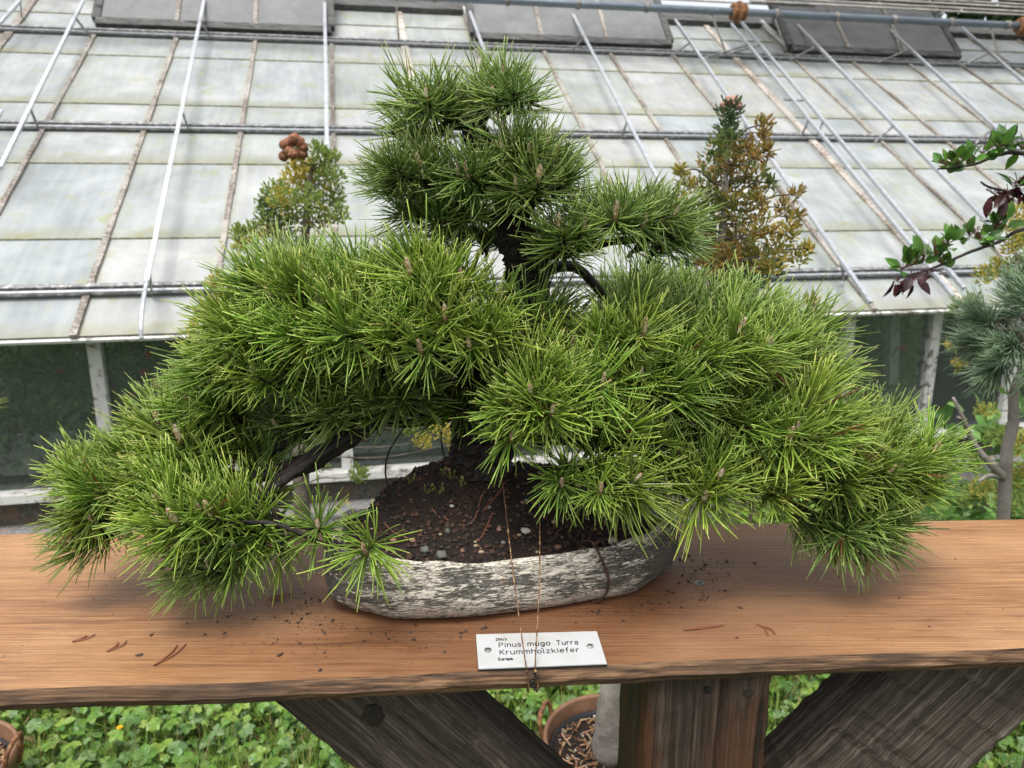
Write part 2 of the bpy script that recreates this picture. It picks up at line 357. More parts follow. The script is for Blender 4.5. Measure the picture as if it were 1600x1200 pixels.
M['lap'] = m_paint('lap_dirt', (.33, .33, .24), (.12, .12, .06), .5, 40); M['barwhite'] = m_paint('pale_glazing_bar', (.50, .46, .41), (.14, .10, .075), .46, 60)
M['potwire'] = m_metal('dark_rusty_wire', (.05, .024, .016), .6, .3, (.13, .065, .035), 160, .6); M['spray'] = m_leaf('cypress_spray', .6, .45); M['ventwood'] = m_beam('dark_vent_wood', (.02, .02, .02), (.075, .075, .072), (.20, .20, .19), 'X'); M['knot'] = m_bark('dark_knot', (.008, .006, .005), (.035, .024, .017), 160)
M['needle_red'] = simple('dry_needle', (.17, .06, .028), .6)
# ================================================================== SETTING: ground
def build_ground():
    n = 60; mb = MB(); S = 60.0
    xs = [math.copysign(abs(t) ** 2.2, t) * S for t in np.linspace(-1, 1, n)]; ys = [2 + math.copysign(abs(t) ** 2.2, t) * S for t in np.linspace(-1, 1, n)]
    for y in ys:
        for x in xs: mb.v.append((x, y, random.uniform(-.012, .012)))
    for j in range(n - 1):
        for i in range(n - 1): a = j * n + i; mb.f.append((a, a + 1, a + n + 1, a + n))
    t = NT('earth_and_grass'); v = t.co(); nn = t.noise(v, 7, 6, .7); n2 = t.noise(v, 1.4, 4)
    c = t.ramp(nn, [(.35, (.018, .022, .008)), (.55, (.035, .06, .014)), (.7, (.075, .06, .035))]); t.bump(nn, 1, .02)
    t.set(c, .9, .2); tag(mb.build('ground', t.m, smooth=True), kind='structure')
build_ground()

LEAFCOL = [(.10, .20, .03), (.13, .25, .04), (.17, .29, .05), (.08, .17, .035), (.15, .25, .09), (.20, .30, .055)]
def jitcol(c, a=.2):
    k = 1 + random.uniform(-a, a); return (c[0] * k * (1 + random.uniform(-.1, .1)), c[1] * k, c[2] * k * (1 + random.uniform(-.15, .15)), 1)
def leaflet(mb, b, d, n, L, W, c, fold=.25, lobes=True):
    """leaf blade from point b along d, normal n; two halves folded at the midrib, drooping tip"""
    d = d.normalized(); s = d.cross(n).normalized(); n = s.cross(d)
    k = len(mb.v)
    prof = [(0, 0.02), (.22, .75), (.5, 1.0), (.78, .62), (1, 0.0)]
    for (t, w) in prof:
        ctr = b + d * L * t - n * (L * .22 * t * t)
        hw = W * .5 * w * (random.uniform(.82, 1.12) if lobes else 1)
        mb.v += [tuple(ctr - s * hw + n * hw * fold), tuple(ctr), tuple(ctr + s * hw + n * hw * fold)]
    for i in range(4):
        a = k + 3 * i; mb.f += [(a, a + 1, a + 4, a + 3), (a + 1, a + 2, a + 5, a + 4)]
    mb._col(15, c)
def rdir(zmin=-1, zmax=1):
    z = random.uniform(zmin, zmax); a = random.uniform(0, 2 * math.pi); r = math.sqrt(max(0, 1 - z * z)); return Vector((r * math.cos(a), r * math.sin(a), z))

UP_ = Vector((0, 0, 1))
def clover_carpet():
    mb = MB()
    def plant(x, y, sc=1.0):
        k = random.random(); c0 = random.choice(LEAFCOL)
        if k < .58:                                   # three-part leaf on a stalk
            h = random.uniform(.02, .12) * sc; top = Vector((x + random.uniform(-.03, .03), y + random.uniform(-.03, .03), h))
            mb.tube([(x, y, -.01), top], [.0012, .0009], 3, jitcol((.07, .12, .03)), caps=False)
            nrm = (Vector((0, -.25, 1)) + rdir() * .45).normalized(); a0 = random.uniform(0, 6.3); q = nrm.orthogonal().normalized(); w = nrm.cross(q); L = random.uniform(.011, .030) * sc
            m = random.choice((3, 3, 3, 5))
            for i in range(m):
                a = a0 + i * 2 * math.pi / m; leaflet(mb, top, q * math.cos(a) + w * math.sin(a), nrm, L * random.uniform(.8, 1.15), L * .95, jitcol(c0))
        elif k < .86:                                 # grass blade
            for _ in range(7):
                d = (Vector((0, 0, 1)) + rdir() * .9).normalized(); L = random.uniform(.07, .17) * sc
                leaflet(mb, Vector((x, y, -.01)), d, d.orthogonal().normalized(), L, random.uniform(.003, .007), jitcol(random.choice([(.17, .29, .05), (.22, .32, .06), (.12, .22, .04), (.33, .28, .12)])), .5, False)
        else:                                         # strap leaf rosette
            for i in range(6):
                a = random.uniform(0, 6.3); d = Vector((math.cos(a), math.sin(a), random.uniform(.5, 1.1))).normalized()
                leaflet(mb, Vector((x, y, -.01)), d, Vector((0, 0, 1)) - d * d.z, random.uniform(.07, .14) * sc, .028 * sc, jitcol(c0), .2)
    for _ in range(10500):
        y = random.uniform(1.55, 2.75); x = random.uniform(-1.9, 1.9)
        bare = math.exp(-((x - .72) / .22) ** 2 - ((y - 2.0) / .18) ** 2) + .8 * math.exp(-((x + .3) / .12) ** 2 - ((y - 2.45) / .15) ** 2)
        if random.random() < bare * .8: continue
        plant(x, y)
    for _ in range(1100):                              # tufts of taller grass
        x, y = random.uniform(-1.9, 1.9), random.uniform(1.55, 2.7)
        for q in range(9):
            d = (Vector((0, 0, 1)) + rdir() * .6).normalized(); leaflet(mb, Vector((x, y, -.01)), d, d.orthogonal().normalized(), random.uniform(.09, .20), random.uniform(.003, .006), jitcol(random.choice([(.20, .33, .06), (.26, .36, .08), (.14, .26, .05), (.36, .31, .14)])), .5, False)
    for _ in range(260):                               # dead leaves
        p = Vector((random.uniform(-1.9, 1.9), random.uniform(1.6, 2.6), random.uniform(.01, .05))); leaflet(mb, p, rdir(-.2, .2), (UP_ + rdir() * .4).normalized(), random.uniform(.02, .04), .016, jitcol((.22, .12, .06)), .3)
    for _ in range(1500):
        plant(random.uniform(-3.2, 3.4), random.uniform(.2, 4.0), 1.2)
    for _ in range(700):                               # taller growth at the foot of the wall, right
        y = random.uniform(2.5, 3.35); plant(random.uniform(1.1, 2.6), y, random.uniform(1.3, 2.4))
    o = mb.build('ground_cover', M['leaf'], col=True); tag(o, 'green clover, grass and low weeds on the ground', 'ground cover', kind='stuff')
    # crumbs of bark and soil on the bare patch
clover_carpet()

def wild_flower(x, y, h, c, label):
    t = empty('wild_flower', (x, y, 0)); mb = MB(); top = Vector((x + .01, y, h)); mb.tube([(x, y, -.01), top], .0018, 5, (.08, .14, .03, 1)); mb.build('stem', M['leaf'], t, col=True)
    m2 = MB()
    for i in range(14):
        a = i * 2 * math.pi / 14; leaflet(m2, top, Vector((math.cos(a), math.sin(a), .45)), Vector((0, 0, 1)), .009, .004, (*c, 1), .1, False)
    m2.blob(top + Vector((0, 0, .002)), .0035, 1, (*c, 1)); m2.build('flower_head', M['colour'], t, col=True)
    tag(t, label, 'flower')
pf = onZ(181, 1137, .10); wild_flower(pf.x, pf.y, .10, (.75, .36, .01), 'small orange yellow flower in the grass left of the bench brace')
pf = onZ(937, 1078, .11); wild_flower(pf.x, pf.y, .11, (.75, .40, .01), 'small yellow flower in the grass beside the square post')

# ================================================================== BENCH
PZ = 1.0
FL, FR = onZ(0, 1083, PZ), onZ(1600, 1015, PZ); BL, BR = onZ(0, 835, PZ), onZ(1600, 812, PZ)
def front_y(x): return FL.y + (FR.y - FL.y) * (x - FL.x) / (FR.x - FL.x)
def back_y(x): return BL.y + (BR.y - BL.y) * (x - BL.x) / (BR.x - BL.x)
bench = empty('display_bench', (.21, .9, 0))
tag(bench, 'wooden display bench of a broad orange brown plank on a weathered post with slanting braces', 'bench')
def build_plank():
    me = bpy.data.meshes.new('plank'); V = []; F = []; MI = []; n = 150; T = .028
    X = np.linspace(-1.75, 1.75, n); k = 0; w1 = 0
    for i, x in enumerate(X):
        w1 = .85 * w1 + random.uniform(-.0010, .0010); fy = front_y(x) + w1 + .0022 * math.sin(x * 7.1); by = back_y(x) + .001 * math.sin(x * 9)
        T = .0205 + .002 * math.sin(x * 1.7 + 2)
        ys = [fy + (by - fy) * t for t in (0, .33, .66, 1)]
        V += [(x, by, PZ - T)] + [(x, by, PZ)] + [(x, ys[2], PZ), (x, ys[1], PZ)] + [(x, fy + .004, PZ), (x, fy + random.uniform(0, .0016), PZ - .004 - random.uniform(0, .001)), (x, fy - .003 + random.uniform(-.001, .001), PZ - T * .6), (x, fy + .001, PZ - T)]
    for i in range(n - 1):
        for j in range(8):
            a = i * 8 + j; b = i * 8 + (j + 1) % 8; F.append((a, b, b + 8, a + 8)); MI.append(0 if j in (1, 2, 3) else 1)
    F += [tuple(range(7, -1, -1)), tuple((n - 1) * 8 + j for j in range(8))]; MI += [1, 1]
    F = [tuple(reversed(f)) for f in F]
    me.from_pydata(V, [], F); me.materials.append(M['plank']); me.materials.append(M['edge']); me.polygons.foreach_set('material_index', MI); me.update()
    return link('plank', me, bench)
plank = build_plank()
PB = PZ - .0205 - .0025
def oriented_beam(name, origin, xd, yd, zd, L, W, H, mat, parent, seg=24, rough=.0015):
    """beam with its length on local X; slightly uneven arrises"""
    mb = MB(); xd = xd.normalized(); yd = yd.normalized(); zd = zd.normalized(); c = [(0, 0), (.03, .0), (.5, 0), (.97, 0), (1, .03), (1, .5), (1, .97), (.97, 1), (.5, 1), (.03, 1), (0, .97), (0, .5), (0, .03)]
    m = len(c)
    for i in range(seg + 1):
        for (a, b) in c: mb.v.append((L * i / seg, W * a + random.uniform(-rough, rough), H * b + random.uniform(-rough, rough)))
    for i in range(seg):
        for j in range(m): a = i * m + j; b = i * m + (j + 1) % m; mb.f.append((a, b, b + m, a + m))
    mb.f += [tuple(range(m - 1, -1, -1)), tuple(seg * m + j for j in range(m))]
    if xd.cross(yd).dot(zd) < 0: mb.f = [tuple(reversed(f)) for f in mb.f]
    me = mb.mesh(name, mat); o = link(name, me, parent)
    mat4 = Matrix((( xd.x, yd.x, zd.x, origin.x), (xd.y, yd.y, zd.y, origin.y), (xd.z, yd.z, zd.z, origin.z), (0, 0, 0, 1)))
    o.matrix_basis = Matrix.Translation(-wloc(parent)) @ mat4; return o
PFY = .755                                  # plane of the bench post's front face
pl_, pr_ = onY(1012, 1066, PFY), onY(1208, 1062, PFY)
def build_post():
    mb = MB(); w = pr_.x - pl_.x; seg = 40; c = [(0, 0), (.06, -.004), (.3, .002), (.56, -.003), (.6, .006), (.64, -.002), (.97, 0), (1, .03), (1, 1), (0, 1), (-.03, .55), (-.01, .2)]; m = len(c)
    for i in range(seg + 1):
        for (a, b) in c: mb.v.append((pl_.x + a * w + random.uniform(-.0012, .0012), PFY + (b if abs(b) > .01 else 0) * .19 + (b if abs(b) <= .01 else 0) + random.uniform(-.0012, .0012), (-.02) + (PB + .024) * i / seg))
    for i in range(seg):
        for j in range(m): a = i * m + j; b = i * m + (j + 1) % m; mb.f.append((a, b, b + m, a + m))
    mb.f += [tuple(range(m - 1, -1, -1)), tuple(seg * m + j for j in range(m))]
    p = mb.build('post', M['post'], bench)
    k = MB(); kc = onY(1168, 1080, PFY)
    k.tube([kc + Vector((0, .004, 0)), kc + Vector((0, -.0025, 0))], [.0085, .006], 14, (.02, .013, .01, 1), jit=.15); q = k.build('knot', M['knot'], p)
    k = MB(); kc = onY(1105, 1076, PFY); k.tube([kc + Vector((0, .004, 0)), kc + Vector((0, -.003, 0))], [.004, .004], 8); k.build('screw', M['darkwire'], p)
build_post()
def brace(pa, pb, pc, Y, thick, label):
    """board whose front face is the strip from edge pa-pb to the parallel through pc (all in plane Y)"""
    A, B, C = onY(*pa, Y), onY(*pb, Y), onY(*pc, Y); d = (B - A).normalized(); w = (C - A) - d * (C - A).dot(d); L = 1.15
    if d.z > 0: d = -d
    return A, d, w
# left brace: lower-left edge (430,1097)->(555,1200), upper-right edge through (695,1080); right brace: upper-left edge (1395,1045)->(1235,1200), lower-right edge through (1600,1125)
for (pa, pb, pc) in (((430, 1096), (556, 1200), (697, 1082)), ((1398, 1046), (1236, 1200), (1600, 1128))):
    A, d, w = brace(pa, pb, pc, .80, .06, ''); top = A - d * .0
    # run the board down to the post's flank
    xt = pl_.x if d.x > 0 else pr_.x
    L = abs((xt - A.x) / d.x) + .42
    # start a little higher and cut level under the plank
    st = A - d * ((PB - A.z) / (-d.z)) if d.z else A
    o = oriented_beam('brace', A - d * .40, d, w, Vector((0, 1, 0)), L, w.length, .07, M['brace'], bench, 60, .0016)
    # trim: clamp vertices above the plank's underside
    mw = o.matrix_basis.copy(); off = wloc(bench)
    for v in o.data.vertices:
        P = mw @ v.co + off
        if P.z > PB - .001:
            k = (P.z - (PB - .001)) / (-d.z); v.co.x += k
    if d.x > 0:
        kb = MB(); kc = onY(584, 1118, .80); kb.tube([kc + Vector((0, .006, 0)), kc + Vector((0, -.0015, 0)), kc + Vector((0, -.0028, 0))], [.0150, .0135, .006], 18, jit=.14); kb.build('knot', M['knot'], o); 
        for ob in [x for x in bpy.data.objects if x.parent == o]: ob.matrix_parent_inverse = (Matrix.Translation(off) @ mw).inverted(); ob.location = (0, 0, 0)
# screw with its dark stain in the plank
sc_ = onZ(1093, 911, PZ); k = MB(); k.tube([sc_ + Vector((0, 0, -.002)), sc_ + Vector((0, 0, .0004)), sc_ + Vector((0, 0, .0007))], [.0062, .0062, .004], 16); so = k.build('screw', M['zinc'], plank); k = MB(); k.tube([sc_ + Vector((0, 0, .0006)), sc_ + Vector((0, 0, .0011))], [.0026, .0026], 6); k.build('socket', M['darkwire'], so)

# ================================================================== BONSAI POT
pA, pB = onZ(560, 972, PZ), onZ(1000, 934, PZ); yaw = math.atan2(pB.y - pA.y, pB.x - pA.x) + R(3)
PL, PW, PH = .238, .120, .076
ctr = onZ(790, 949, PZ) + Vector((-math.sin(yaw), math.cos(yaw), 0)) * (PW * .80); ctr.x = -.013
pot = empty('bonsai_pot', (ctr.x, ctr.y, PZ + .0005)); pot.rotation_euler.z = yaw
tag(pot, 'shallow oblong ceramic bonsai pot with cream and grey bark-like crackle', 'pot')
def child(name, mb_or_me, mat, parent, smooth=False, col=False):
    me = mb_or_me if isinstance(mb_or_me, bpy.types.Mesh) else mb_or_me.mesh(name, mat, smooth, col)
    o = bpy.data.objects.new(name, me); scene.collection.objects.link(o); o.parent = parent; return o
NA = 120
def outline(a, f=1.0):
    e = 2 / 3.0; c, s = math.cos(a), math.sin(a)
    wob = 1 + .018 * math.sin(3 * a + .6) + .012 * math.sin(7 * a + 2)
    return math.copysign(abs(c) ** e, c) * PL * f * wob, math.copysign(abs(s) ** e, s) * PW * (1 - (1 - f) * 1.3) * wob
def build_pot():
    mb = MB(); prof = [(.80, .004), (.86, .0), (.93, .004), (.985, .018), (1.0, .034), (.985, .052), (.955, .066), (.945, .073), (.93, .0765), (.905, .076), (.89, .071), (.875, .055), (.85, .02)]
    m = len(prof)
    for j in range(NA):
        a = 2 * math.pi * j / NA
        foot = .006 * max(0, math.sin(2 * a + 1.2)) ** 2
        for i, (f, z) in enumerate(prof):
            x, y = outline(a, f + .010 * math.sin(11 * a + z * 60) * (1 if i < 7 else .3) * .9 + .006 * math.sin(4 * a + z * 110))
            zz = z + (.004 * math.sin(2 * a + .5) + .0025 * math.sin(5 * a) + .0016 * math.sin(13 * a + 1) + .001 * math.sin(23 * a)) * (z / PH) + foot * (1 if i < 3 else 0)
            mb.v.append((x, y, zz))
    for j in range(NA):
        for i in range(m - 1): a = j * m + i; b = ((j + 1) % NA) * m + i; mb.f.append((a, b, b + 1, a + 1))
    mb.f.append(tuple(j * m for j in reversed(range(NA))))
    mb.f.append(tuple(j * m + m - 1 for j in range(NA)))
    return child('body', mb, M['pot'], pot, True)
build_pot()
cyaw, syaw = math.cos(yaw), math.sin(yaw)
def pot_local(P): d = P - Vector((ctr.x, ctr.y, PZ)); return Vector((d.x * cyaw + d.y * syaw, -d.x * syaw + d.y * cyaw, d.z))
def pot_world(p): return Vector((ctr.x + p[0] * cyaw - p[1] * syaw, ctr.y + p[0] * syaw + p[1] * cyaw, PZ + p[2]))
from mathutils import noise as mnoise
def soil_h(x, y):
    r = 1 - min(1, ((abs(x) / (PL * .86)) ** 3 + (abs(y) / (PW * .86)) ** 3))
    m = .088 * math.exp(-((x + .065) / .118) ** 2 * 1.0 - ((y - .040) / .075) ** 2) + .05 * math.exp(-((x - .10) / .09) ** 2 - ((y - .04) / .06) ** 2)
    return .060 + m * min(1, r * 2.2) + .006 * mnoise.noise(Vector((x * 28, y * 28, 1))) + .004 * mnoise.noise(Vector((x * 80, y * 80, 4)))
def build_soil():
    mb = MB(); nr = 34; na = 110
    for i in range(nr + 1):
        f = i / nr
        for j in range(na):
            a = 2 * math.pi * j / na; x, y = outline(a, .90); x *= f; y *= f; mb.v.append((x, y, soil_h(x, y)))
    for i in range(nr):
        for j in range(na):
            a = i * na + j; b = i * na + (j + 1) % na
            mb.f.append((a, a + na, b + na, b))
    o = child('soil', mb, M['soil'], pot, True)
    cr = MB()
    for _ in range(2600):
        a = random.uniform(0, 6.3); f = math.sqrt(random.random()); x, y = outline(a, .88); x *= f; y *= f
        if y > .07 and random.random() < .6: continue
        c = random.choice([(.012, .008, .006), (.03, .018, .012), (.05, .024, .014), (.02, .014, .010), (.07, .035, .02)])
        cr.blob((x, y, soil_h(x, y) + .0005), random.uniform(.0010, .0046), 0, (*c, 1), (1, 1, .8), .3)
    child('soil_crumbs', cr, M['colour'], o, col=True)['kind'] = 'stuff'
    # pebbles, each a piece of its own
    meshes = []
    for c in ((.40, .37, .32), (.18, .165, .14), (.22, .13, .09), (.10, .10, .088), (.28, .21, .13), (.17, .09, .06)):
        p = MB(); p.blob((0, 0, 0), 1, 2, (*c, 1), (1, .8, .62), .20); meshes.append(p.mesh('pebble', M['colour'], True, True))
    def peb(x, y, r, k):
        ob = bpy.data.objects.new('pebble', meshes[k]); scene.collection.objects.link(ob); ob.parent = o; ob.location = (x, y, soil_h(x, y) + r * .35); ob.scale = (r, r, r); ob.rotation_euler.z = random.uniform(0, 6)
    for (px, py, r, k) in ((821, 833, .0068, 0), (957, 854, .0080, 0), (690, 873, .0085, 3), (786, 854, .0038, 1), (1000, 852, .005, 1), (664, 867, .007, 3), (752, 865, .0038, 4), (706, 798, .0032, 0), (723, 866, .004, 5), (811, 843, .003, 4), (645, 848, .004, 2), (615, 849, .005, 2), (738, 707, .004, 2), (660, 700, .004, 1), (702, 740, .0035, 2), (742, 722, .0038, 2), (840, 866, .003, 4), (872, 858, .005, 5), (780, 830, .004, 2), (700, 838, .0045, 3), (910, 860, .005, 5)):
        best = None
        for z in np.linspace(.05, .16, 45):                 # walk the ray down onto the soil
            q = pot_local(onZ(px, py, PZ + .21 - z))
            if q.z <= soil_h(q.x, q.y): best = q; break
        if best is not None: peb(best.x, best.y, r, k)
    for _ in range(60):
        a = random.uniform(0, 6.3); f = math.sqrt(random.random()); x, y = outline(a, .84); peb(x * f, y * f, random.uniform(.0014, .0036), random.choice((1, 2, 3, 4, 5, 5, 2)))
    # sprouting weeds on the mound
    for (sx, sy) in ((-.10, .0), (-.085, -.002), (-.065, .005), (-.055, .0), (-.075, .012), (-.02, .01), (-.12, .02)):
        w = MB(); b = Vector((sx, sy, soil_h(sx, sy) - .002))
        for q in range(5):
            d = (Vector((0, -.2, 1)) + rdir() * .7).normalized(); tip = b + d * random.uniform(.006, .013); w.tube([b, tip], .0005, 3, (.2, .2, .05, 1)); leaflet(w, tip, d, d.orthogonal(), .005, .003, jitcol((.20, .22, .05)), .1, False)
        child('seedling', w, M['leaf'], o, col=True)
    # fallen dry needles on the soil
    for (a, b2) in (((600, 823), (660, 852)), ((756, 772), (737, 822)), ((790, 760), (752, 806)), ((672, 797), (702, 817)), ((770, 806), (748, 848))):
        pts = []
        for t in np.linspace(0, 1, 5):
            px = a[0] + (b2[0] - a[0]) * t; py = a[1] + (b2[1] - a[1]) * t + 6 * math.sin(t * 3); h = None
            for z in np.linspace(.05, .16, 60):
                q = pot_local(onZ(px, py, PZ + .21 - z))
                if q.z <= soil_h(q.x, q.y): h = Vector((q.x, q.y, soil_h(q.x, q.y) + .0015)); break
            if h is not None: pts.append(h)
        if len(pts) > 2: w = MB(); w.tube(pts, .0008, 5); child('dry_needle', w, M['needle_red'], o)
soil_top = build_soil()
def pot_wire():
    """rusty wire wrapped round the pot wall near the right end"""
    fr = [onY(938, 856, 0)] ; pts = []
    a0 = None
    for j in range(400):
        a = -math.pi + j * math.pi / 400
        x, y = outline(a, 1.0); P = pot_world((x, y, .03)); d = P - CAM; zc = d.y * CP - d.z * SP; px = 800 + FPX * d.x / zc
        if px >= 941: a0 = a; break
    for (f, z) in ((.80, .066), (.86, .078), (.915, .0815), (.965, .075), (1.01, .052), (1.022, .034), (1.005, .015), (.955, .001), (.90, -.0)):
        x, y = outline(a0 + .02 * math.sin(z * 60), f); pts.append((x, y, z + .0015))
    w = MB(); w.tube(spline(pts, 5), .0017, 8); x, y = outline(a0, .95); 
    lp = [(x + .006 * math.cos(t), y - .004 + .002 * math.sin(2 * t), .081 + .006 * math.sin(t)) for t in np.linspace(0, 2 * math.pi, 14)]; w.tube(lp, .0014, 6)
    child('wire_loop', w, M['potwire'], pot, True)
pot_wire()
#PART3
# ================================================================== NAME PLATE
def name_plate():
    Z1 = PZ + .0030
    c = [onZ(743, 991, Z1), onZ(933, 986, Z1), onZ(949, 1037, Z1), onZ(747, 1045, Z1)]      # TL TR BR BL
    root = empty('name_plate', ((c[0] + c[2]) / 2).to_tuple()[:2] + (PZ,)); tag(root, 'white engraved name plate screwed to the bench in front of the pot', 'sign')
    def slab(name, z0, z1, mat, grow, parent):
        m = (c[0] + c[1] + c[2] + c[3]) / 4; mb = MB()
        for z in (z0, z1):
            for p in (c[3], c[2], c[1], c[0]): q = m + (p - m) * grow; mb.v.append((q.x, q.y, z))
        mb.f += [(3, 2, 1, 0), (4, 5, 6, 7), (0, 1, 5, 4), (1, 2, 6, 5), (2, 3, 7, 6), (3, 0, 4, 7)]
        return mb.build(name, mat, parent)
    slab('backing', PZ + .0003, Z1 - .0011, M['plate_core'], 1.0, root); slab('plate', Z1 - .0011, Z1, M['plate'], .994, root)
    for (px, py) in ((762.5, 1016), (922, 1010)):
        p = onZ(px, py, Z1); k = MB(); k.tube([p, p + Vector((0, 0, .0012)), p + Vector((0, 0, .0016))], [.0042, .0038, .002], 14); s = k.build('screw', M['zinc'], root, True)
        k = MB(); k.beam(p + Vector((-.003, 0, .0017)), p + Vector((.003, .0006, .0017)), .0009, .0004); k.build('slot', M['darkwire'], s)
    def arc(cx, cy, rx, ry, a0, a1, n=9): return [(cx + rx * math.cos(R(a0 + (a1 - a0) * i / n)), cy + ry * math.sin(R(a0 + (a1 - a0) * i / n))) for i in range(n + 1)]
    arch = [(0, .0), (0, .45)] + arc(.25, .45, .25, .25, 180, 0) + [(.5, 0)]
    G = {'P': (.6, [[(0, 0), (0, 1), (.3, 1)] + arc(.3, .74, .28, .26, 90, -90) + [(0, .48)]]), 'i': (.06, [[(.03, 0), (.03, .7)], [(.03, .9), (.03, .96)]]),
         'n': (.5, [[(0, 0), (0, .7)], arch]), 'u': (.5, [[(0, .7), (0, .25)] + arc(.25, .25, .25, .25, 180, 360) + [(.5, .7)], [(.5, 0), (.5, .3)]]),
         's': (.46, [[(.44, .6), (.32, .7), (.12, .7), (.01, .58), (.06, .43), (.38, .28), (.46, .15), (.36, 0), (.12, 0), (0, .1)]]),
         'm': (.76, [[(0, 0), (0, .7)], [(0, .5)] + arc(.19, .5, .19, .2, 180, 0) + [(.38, 0)], [(.38, .5)] + arc(.57, .5, .19, .2, 180, 0) + [(.76, 0)]]),
         'g': (.5, [arc(.25, .36, .25, .33, 0, 360, 16), [(.5, .7), (.5, -.05)] + arc(.27, -.05, .23, .22, 0, -150)]), 'o': (.52, [arc(.26, .35, .26, .35, 0, 360, 18)]),
         'T': (.6, [[(0, 1), (.6, 1)], [(.3, 1), (.3, 0)]]), 'r': (.34, [[(0, 0), (0, .7)], [(0, .42), (.1, .6), (.2, .69), (.34, .7)]]),
         'a': (.48, [[(.04, .6), (.16, .7), (.34, .7), (.48, .56), (.48, 0)], [(.48, .41), (.16, .41), (.02, .3), (.0, .16), (.1, .01), (.3, .0), (.48, .16)]]),
         'K': (.56, [[(0, 0), (0, 1)], [(.55, 1), (0, .38)], [(.2, .6), (.56, 0)]]), 'h': (.5, [[(0, 0), (0, 1)], arch]), 'l': (.14, [[(0, 1), (0, .14), (.05, .02), (.14, 0)]]),
         'z': (.48, [[(0, .7), (.48, .7), (0, 0), (.48, 0)]]), 'k': (.46, [[(0, 0), (0, 1)], [(.42, .7), (0, .28)], [(.16, .44), (.46, 0)]]),
         'e': (.52, [[(.02, .38), (.52, .38)] + arc(.26, .36, .26, .34, 5, 310, 16)]), 'f': (.34, [[(.34, 1), (.2, .98), (.13, .85), (.13, 0)], [(0, .68), (.3, .68)]]),
         'E': (.5, [[(.5, 1), (0, 1), (0, 0), (.5, 0)], [(0, .52), (.42, .52)]]), 'p': (.5, [[(0, .7), (0, -.3)], arc(.26, .35, .25, .35, 0, 360, 14)]),
         '2': (.5, [arc(.25, .76, .24, .24, 165, -20) + [(0, 0), (.5, 0)]]), '5': (.5, [[(.46, 1), (.06, 1), (.03, .56)] + arc(.23, .34, .25, .32, 130, -150)]),
         '4': (.52, [[(.3, 1), (0, .32), (.52, .32)], [(.36, .6), (.36, 0)]]), '/': (.4, [[(0, -.05), (.4, 1.05)]]), 'x': (.46, [[(0, .68), (.46, 0)], [(.46, .68), (0, 0)]])}
    def write(name, text, a, b, capy, r, gap=.3):
        A, B = onZ(*a, Z1), onZ(*b, Z1); C = onZ(a[0] - .6, capy, Z1); W = sum(G[ch][0] for ch in text) + gap * (len(text) - 1)
        ex = (B - A) / W; ey = C - A; x = 0; mb = MB()
        for ch in text:
            for st in G[ch][1]:
                pts = [A + ex * (x + p[0]) + ey * p[1] + Vector((0, 0, .00012)) for p in st]
                for p, q in zip(pts[:-1], pts[1:]):
                    t = (q - p).normalized(); mb.beam(p - t * r * .6, q + t * r * .6, r * 2, .00024)
            x += G[ch][0] + gap
        mb.build(name, M['ink'], root)
    write('lettering', '254/x', (775.3, 1001.6), (792, 1000.6), 997.6, .00042)
    write('lettering', 'Pinus', (780, 1011.6), (814, 1010), 1004.8, .00052); write('lettering', 'mugo', (825, 1009.4), (859.5, 1008.2), 1002.6, .00056); write('lettering', 'Turra', (870, 1007.8), (903, 1006.8), 1001.0, .00052)
    write('lettering', 'Krummholzkiefer', (781.5, 1022.8), (905, 1018.6), 1015.8, .00052); write('lettering', 'Europa', (779.6, 1032), (801, 1031.2), 1028.2, .00046)
    p = onZ(846.5, 1013.4, Z1); k = MB(); k.blob(p + Vector((0, 0, .0003)), .0007, 0); k.build('dirt_speck', M['soil'], root)
name_plate()

# ================================================================== BONSAI TREE
TREE0 = pot_world((-.02, .045, .13))
tree = empty('bonsai_pine', TREE0); tag(tree, 'broad pine bonsai with bright green needle pads and black trunk in the crackled pot', 'bonsai')
def needle(mb, b, d, L, w, bend, c0, brown=0.0, n=3):
    """one pine needle: slim three-sided curved blade"""
    d = d.normalized(); s = d.orthogonal().normalized(); s = (Matrix.Rotation(random.uniform(0, 6.3), 3, d) @ s)
    k = len(mb.v); segs = (0, .28, .55, .8, 1.0)
    for i, t in enumerate(segs):
        p = b + d * (L * t) + bend * (L * t * t); tt = (d + bend * 2 * t).normalized(); u = (s - tt * s.dot(tt)).normalized(); v = tt.cross(u)
        r = w * (.75, 1.0, .97, .88, .45)[i]
        for j in range(3):
            a = 2 * math.pi * j / 3; mb.v.append(tuple(p + u * math.cos(a) * r + v * math.sin(a) * r * .55)); mb.c.append((c0, t, brown, 1))
    for i in range(4):
        for j in range(3): a = k + i * 3 + j; b2 = k + i * 3 + (j + 1) % 3; mb.f.append((a, b2, b2 + 3, a + 3))
    mb.f.append((k + 12, k + 13, k + 14))
